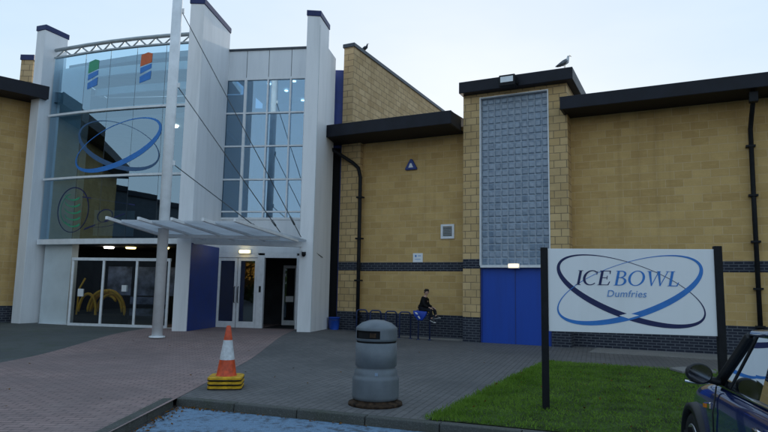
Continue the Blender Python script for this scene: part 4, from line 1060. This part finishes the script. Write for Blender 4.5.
# local: left flank at x=-.80, A pillar foot near (-.74,.70)
hx, hy = math.cos(ax), math.sin(ax)
def carplace(lx, ly, wx, wy): return wx-(lx*math.cos(ax)-ly*math.sin(ax)), wy-(lx*math.sin(ax)+ly*math.cos(ax))
cx_, cy_ = carplace(-.76, .72, 2.60, 4.84)
CA.matrix_basis = frame(cx_, cy_, -.1, ax); WM[CA.name] = frame(cx_, cy_, -.1, ax)
# lower body : half sections mirrored
def csec(y, hw, zb, zt, crown, tuck=.06):
    P_ = [(-hw+.10,zb),(-hw+.03,zb+.06),(-hw,zb+.22),(-hw+.005,zt-.20),(-hw+tuck*.45,zt-.07),(-hw+tuck,zt),(-hw*.55,zt+crown*.75),(0,zt+crown)]
    Q_ = P_+[(-x, z) for x, z in P_[-2::-1]]
    return [(x, y, z) for x, z in Q_]
secs = [csec(-1.84,.62,.34,.60,.02), csec(-1.80,.72,.24,.78,.02), csec(-1.66,.79,.19,.90,.02), csec(-1.3,.82,.18,.93,.01), csec(-.6,.825,.17,.935,0), csec(.2,.825,.17,.93,0),
        csec(.70,.82,.17,.925,.01), csec(.95,.815,.17,.905,.04), csec(1.3,.80,.18,.855,.06), csec(1.6,.765,.20,.78,.06), csec(1.76,.69,.24,.68,.04), csec(1.85,.55,.30,.56,.02)]
mb = MB(); mb.loft(secs)
cb = obj('body', mb, 'carpaint', CA)
sb = cb.modifiers.new('s', 'SUBSURF'); sb.levels = 1; sb.render_levels = 2
# greenhouse
def gh(y0, hw0, z0): return
B_ = [(.80,.925),(-1.58,.93)]
low = [(-.745,.72,.925),(-.55,.90,.945),(0,.97,.955),(.55,.90,.945),(.745,.72,.925),(.76,-.2,.935),(.74,-1.2,.94),(.60,-1.60,.93),(0,-1.68,.93),(-.60,-1.60,.93),(-.74,-1.2,.94),(-.76,-.2,.935)]
top = [(-.635,.28,1.325),(-.46,.38,1.345),(0,.43,1.355),(.46,.38,1.345),(.635,.28,1.325),(.645,-.2,1.345),(.615,-1.05,1.335),(.47,-1.32,1.31),(0,-1.38,1.315),(-.47,-1.32,1.31),(-.615,-1.05,1.335),(-.645,-.2,1.345)]
mb = MB(); mb.loft([low, top], smooth=False, cap=False); obj('window_glass', mb, 'carglass', CA)
rf = [[(x*1.02, y*1.015 if y < 0 else y+.02, z) for x, y, z in top], [(x*1.0, y, z+.035) for x, y, z in top], [(x*.7, y*.8-.05, z+.062) for x, y, z in top], [(x*.05, y*.05-.5, z*0+1.425) for x, y, z in top]]
mb = MB(); mb.loft(rf); obj('roof', mb, 'carroof_sheen', CA)
def pill(i, w, nm='pillar', mat='carblack'):
    a = Vector(low[i]); b = Vector(top[i]); o_ = Vector((a.x, a.y*.3, 0)).normalized()*.008
    mb = MB(); mb.bar(a+o_, b+o_, w, .05); obj(nm, mb, mat, CA, bevel=.01)
for i, w in ((0,.055),(4,.055),(7,.09),(9,.09)): pill(i, w)
for sx in (-1, 1):
    a = Vector((.758*sx,-.52,.93)); b = Vector((.640*sx,-.50,1.342)); mb = MB(); mb.bar(a+Vector((.008*sx,0,0)), b+Vector((.008*sx,0,0)), .05, .07); obj('pillar', mb, 'carblack', CA)
    # quarter-light bar ahead of the door glass
    mb = MB(); mb.bar((.752*sx,.42,.93),(.638*sx,.14,1.338), .012, .014); obj('pillar', mb, 'carblack', CA)
    mb = MB(); mb.tube([(.77*sx,.74,.930),(.782*sx,-.2,.942),(.765*sx,-1.2,.945),(.62*sx,-1.60,.935)], .011, 6); obj('belt_trim', mb, 'chrome', CA)
    # mirror
    mb = MB(); mb.tube([(.76*sx,.62,.95),(.83*sx,.64,.965),(.86*sx,.65,.985)], .028, 8)
    mr = obj('door_mirror', mb, 'carblack', CA)
    sec = []
    for k, (yy, f_) in enumerate(((.60,.80),(.605,.98),(.66,1.),(.71,.82),(.745,.42),(.755,.08))):
        sec.append([(sx*(.905+.092*f_*math.cos(2*PI*j/20)), yy, 1.01+.078*f_*math.sin(2*PI*j/20)) for j in range(20)])
    mb = MB(); mb.loft(sec); obj('mirror_shell', mb, 'carblack', mr)
    mb = MB(); mb.add([(sx*(.905+.082*math.cos(2*PI*j/20)), .597, 1.01+.068*math.sin(2*PI*j/20)) for j in range(20)], [tuple(range(20))]); obj('mirror_glass', mb, 'mirrorglass', mr)
    mb = MB(); mb.tube([(sx*.82,.66,.945),(sx*.90,.672,.928),(sx*1.0,.665,.945)], .009, 6); obj('mirror_trim', mb, 'chrome', mr)
    # door seams, handle, scuttle
    mb = MB(); mb.tube([(.828*sx,.60,.28),(.829*sx,.60,.72),(.79*sx,.62,.92)], .006, 5); mb.tube([(.829*sx,-.60,.28),(.829*sx,-.60,.72),(.79*sx,-.58,.925)], .006, 5); obj('door_seam', mb, 'carblack', CA)
    mb = MB(); mb.tube([(.822*sx,-.36,.80),(.850*sx,-.38,.805),(.850*sx,-.52,.805),(.822*sx,-.54,.80)], .014, 8); obj('door_handle', mb, 'chrome', CA)
    mb = MB(); mb.bar((.815*sx,.70,.76),(.812*sx,.88,.735), .022, .05); sc = obj('side_scuttle', mb, 'chrome', CA, bevel=.008)
    mb = MB(); mb.bar((.826*sx,.80,.745),(.824*sx,.87,.737), .012, .03); obj('side_repeater', mb, 'amber', sc)
    # wheels and arches
    for wy in (1.22, -1.22):
        c = Vector((.70*sx, wy, .305))
        def disc(rs, xs, nm, mat, par, n=40):
            mb = MB(); sec = []
            for r_, xo in zip(rs, xs): sec.append([(c.x+sx*xo, c.y+r_*math.cos(2*PI*k/n), c.z+r_*math.sin(2*PI*k/n)) for k in range(n)])
            mb.loft(sec); return obj(nm, mb, mat, par)
        mb = MB(); sec = []
        for k in range(25):
            a = R(-8)+R(196)*k/24; y_, z_ = math.cos(a), math.sin(a)
            sec.append([(c.x+sx*.04, c.y+y_*.335, c.z+z_*.335),(c.x+sx*.155, c.y+y_*.335, c.z+z_*.335),(c.x+sx*.150, c.y+y_*.385, c.z+z_*.385),(c.x+sx*.04, c.y+y_*.405, c.z+z_*.405)])
        mb.loft(sec); obj('wheel_arch', mb, 'carblack', CA)
        wl_ = disc([.30,.305,.305,.28,.22], [-.08,-.06,.12,.138,.136], 'wheel', 'rubber', CA)
        disc([.215,.215,.20,.06,.0005], [.10,.139,.141,.125,.128], 'rim', 'alloy', wl_)
        for k in range(8):
            a = 2*PI*k/8; mb = MB(); mb.bar((c.x+sx*.146, c.y+.05*math.cos(a), c.z+.05*math.sin(a)), (c.x+sx*.150, c.y+.19*math.cos(a), c.z+.19*math.sin(a)), .05, .012); 
            if k == 0: acc = MB()
            acc.add(mb.v, mb.f)
        obj('spokes', acc, 'carblack', wl_)
    mb = MB(); sec = []
    for r_, yo in ((.115,0),(.11,.035),(.07,.06),(.0005,.07)):
        sec.append([(.53*sx+r_*math.cos(2*PI*k/24), 1.70+yo-.10*0+r_*math.sin(2*PI*k/24)*-.25, .70+r_*math.sin(2*PI*k/24)) for k in range(24)])
    mb.loft(sec); obj('headlight', mb, 'lens', CA)
    mb = MB(); mb.box(.60*sx, .70*sx, -1.86, -1.72, .58, .80); obj('tail_light', mb, 'redlens', CA, bevel=.03)
mb = MB(); mb.bar((0,1.80,.40),(0,1.90,.40), 1.0, .14); obj('front_bumper', mb, 'carblack', CA, bevel=.03)
mb = MB(); mb.bar((0,-1.90,.36),(0,-1.78,.36), 1.25, .18); obj('rear_bumper', mb, 'carblack', CA, bevel=.03)
# seats
for sx in (-.35, .35):
    for y0 in (-.15, -.95):
        mb = MB(); mb.bar((sx,y0,.75),(sx,y0-.14,1.10), .42, .12); mb.bar((sx,y0-.15,1.13),(sx,y0-.17,1.27), .22, .08); obj('seat', mb, 'carblack', CA, bevel=.04)
mb = MB(); mb.box(-.6,.6,.45,.75,.80,.96); obj('dashboard', mb, 'carblack', CA, bevel=.04)
mb = MB(); c = Vector((.36,.36,.93)); mb.tube([c+Vector((.17*math.cos(2*PI*k/20), -.06*math.sin(2*PI*k/20), .16*math.sin(2*PI*k/20))) for k in range(21)], .014, 6); obj('steering_wheel', mb, 'carblack', CA)

# ------------------------------------------------------------------ surroundings behind the viewer (seen in the glass, partly added to darken it)
def tree(name, label, x, y, h, r, mat, seed, grp, nleaf=2600):
    rnd = random.Random(seed); t = thing(name, label, 'tree', x, y, -.1, 0, grp)
    mb = MB(); mb.tube([(0,0,0),(.1,.05,h*.25),(.0,.1,h*.5),(.1,0,h*.8)], [h*.035,h*.026,h*.018,h*.006], 10)
    cl = []
    for k in range(16):
        a = rnd.uniform(0, 6.28); z0 = h*rnd.uniform(.25,.6); q = Vector((math.cos(a)*r*rnd.uniform(.35,.85), math.sin(a)*r*rnd.uniform(.35,.85), h*rnd.uniform(.22,.95)))
        mb.tube([(0,0,z0), tuple(q*.5+Vector((0,0,z0*.55))), tuple(q)], [h*.012,h*.008,h*.003], 6); cl.append((q, r*rnd.uniform(.22,.42)))
    obj('trunk', mb, 'bark', t)
    mb = MB()
    for i in range(nleaf):
        q, cr = rnd.choice(cl); d_ = Vector((rnd.gauss(0,1), rnd.gauss(0,1), rnd.gauss(0,.8))).normalized()*cr*rnd.random()**.4
        p = q+d_; s_ = rnd.uniform(.16,.34); e = Euler((rnd.uniform(0,6), rnd.uniform(0,6), rnd.uniform(0,6))).to_matrix()
        mb.add([p+e @ Vector(w) for w in ((-s_,0,0),(0,-s_*.6,0),(s_,0,0),(0,s_*.6,0))], [(0,1,2,3)])
    obj('crown', mb, mat, t, recalc=False); return t
tree('broadleaf_tree', 'orange autumn tree across the car park', -27, -18.5, 6, 3.4, 'leaf_autumn', 1, 'trees across the car park')
tree('broadleaf_tree', 'green tree across the car park beside the autumn tree', -20, -22, 6.2, 3.6, 'leaf_green', 2, 'trees across the car park')
TL = [(-46,-14,11,5,'leaf_green','added tall green tree at the left end of the tree row'),(-38,-20,9,4.6,'leaf_green','added green tree left of the orange autumn tree'), (-15,-30,9,4.6,'leaf_green','added green tree straight across the car park'),(-7,-31,8,4.2,'leaf_autumn','added small orange autumn tree across the car park'),(2,-30,9,4.6,'leaf_green','added green tree opposite the sign board'),(-34,-33,8,5,'leaf_green','added broad green tree behind the orange autumn tree')]
for i, (x_, y_, h_, r_, m_, l_) in enumerate(TL): tree('broadleaf_tree', l_, x_, y_, h_, r_, m_, 10+i, 'trees across the car park', 1700)  # unseen row added to darken the horizon reflected in the doors
mb = MB(); rnd = random.Random(5)
for i in range(5200):
    x = rnd.uniform(-60, 20); y = -20-rnd.random()*1.6; z = rnd.uniform(-.1, 1.7+.25*math.sin(x*.7)); s_ = rnd.uniform(.12,.26); e = Euler((rnd.uniform(0,6), rnd.uniform(0,6), rnd.uniform(0,6))).to_matrix()
    mb.add([Vector((x,y,z))+e @ Vector(w) for w in ((-s_,0,0),(0,-s_*.6,0),(s_,0,0),(0,s_*.6,0))], [(0,1,2,3)])
mbw = MB()  # unseen foliage band, added to keep bright low sky out of the glass
for i in range(7500):
    a_ = R(rnd.uniform(168, 282)); d_ = rnd.uniform(66, 74); top_ = 7.5+1.8*math.sin(a_*17)+1.3*math.sin(a_*41)
    p_ = Vector((math.sin(a_)*d_-6, math.cos(a_)*d_+15, rnd.uniform(-.1, top_))); s_ = rnd.uniform(.35,.8); e = Euler((rnd.uniform(0,6), rnd.uniform(0,6), rnd.uniform(0,6))).to_matrix()
    mbw.add([p_+e @ Vector(w) for w in ((-s_,0,0),(0,-s_*.6,0),(s_,0,0),(0,s_*.6,0))], [(0,1,2,3)])
o = obj('added_woodland', mbw, 'leaf_green', recalc=False); tag(o, 'distant band of green trees added to screen the sky from reflections', 'added_woodland'); o['kind'] = 'stuff'
o = obj('hedge', mb, 'leaf_green', recalc=False); tag(o, 'long green hedge across the car park', 'hedge'); o['kind'] = 'stuff'

# ------------------------------------------------------------------ light
w = bpy.data.worlds.new('World'); scene.world = w; w.use_nodes = True; nt = w.node_tree; nt.nodes.clear()
SUN_EL, SUN_AZ = R(14), R(8)                        # behind the building, a little right of the view axis
sky = nt.nodes.new('ShaderNodeTexSky'); sky.sky_type = 'NISHITA'; sky.sun_disc = False
sky.sun_elevation = SUN_EL; sky.sun_rotation = SUN_AZ; sky.altitude = 20; sky.air_density = 1.0; sky.dust_density = .35; sky.ozone_density = 2.6
bg = nt.nodes.new('ShaderNodeBackground'); bg.inputs[1].default_value = .15
out = nt.nodes.new('ShaderNodeOutputWorld')
def vm(op, x, y):
    n = nt.nodes.new('ShaderNodeVectorMath'); n.operation = op
    for i_, q in enumerate((x, y)):
        if isinstance(q, tuple): n.inputs[i_].default_value = q
        else: nt.links.new(q, n.inputs[i_])
    return n.outputs[0]
# thin high veil of cloud: the clear sky is softened towards the sun and lifted by an even pale layer
sk = vm('MULTIPLY', sky.outputs[0], (1.6, 1.6, 1.62))
sk = vm('DIVIDE', sk, vm('ADD', vm('DIVIDE', sk, (2.5, 2.4, 2.3)), (1., 1., 1.)))
tc = nt.nodes.new('ShaderNodeTexCoord'); mp_ = nt.nodes.new('ShaderNodeMapping'); mp_.inputs['Scale'].default_value = (1.3, 1.3, 4.2); mp_.inputs['Rotation'].default_value = (.25, .35, .4)
nt.links.new(tc.outputs['Generated'], mp_.inputs[0]); nz = nt.nodes.new('ShaderNodeTexNoise'); nz.inputs['Scale'].default_value = 1.6; nz.inputs['Detail'].default_value = 6; nz.inputs['Roughness'].default_value = .55
nt.links.new(mp_.outputs[0], nz.inputs['Vector']); rp = nt.nodes.new('ShaderNodeValToRGB'); rp.color_ramp.elements[0].position = .35; rp.color_ramp.elements[1].position = .68
rp.color_ramp.elements[0].color = (.68, .98, 1.36, 1); rp.color_ramp.elements[1].color = (.92, 1.16, 1.46, 1); nt.links.new(nz.outputs['Fac'], rp.inputs[0])
sk = vm('ADD', sk, rp.outputs[0])
nt.links.new(sk, bg.inputs[0]); nt.links.new(bg.outputs[0], out.inputs[0])
ld = bpy.data.lights.new('Sun', 'SUN'); ld.energy = 2.5; ld.angle = R(.5); ld.color = (1, .90, .76)
so = bpy.data.objects.new('Sun', ld); COL.objects.link(so)
dv = Vector((math.sin(SUN_AZ)*math.cos(SUN_EL), math.cos(SUN_AZ)*math.cos(SUN_EL), math.sin(SUN_EL)))
so.rotation_euler = dv.to_track_quat('Z', 'Y').to_euler()

# ------------------------------------------------------------------ camera
cd = bpy.data.cameras.new('Camera'); cam = bpy.data.objects.new('Camera', cd); COL.objects.link(cam); scene.camera = cam
cd.sensor_width = 36; cd.lens = 36*610.27/768; cd.clip_end = 3000
pt, rl = .120528, .0184106
fwv = Vector((0, math.cos(pt), math.sin(pt))); rt = Vector((1,0,0)); up = rt.cross(fwv)
r2 = rt*math.cos(rl)+up*math.sin(rl); u2 = -rt*math.sin(rl)+up*math.cos(rl)
Mx = Matrix((r2, u2, -fwv)).transposed().to_4x4(); Mx.translation = (0, 0, 1.5); cam.matrix_world = Mx
vs_ = scene.view_settings; vs_.view_transform = 'Standard'; vs_.look = 'None'; vs_.exposure = 1.08; vs_.gamma = 1; vs_.use_curve_mapping = False
scene.cycles.max_bounces = 8; scene.cycles.transparent_max_bounces = 16
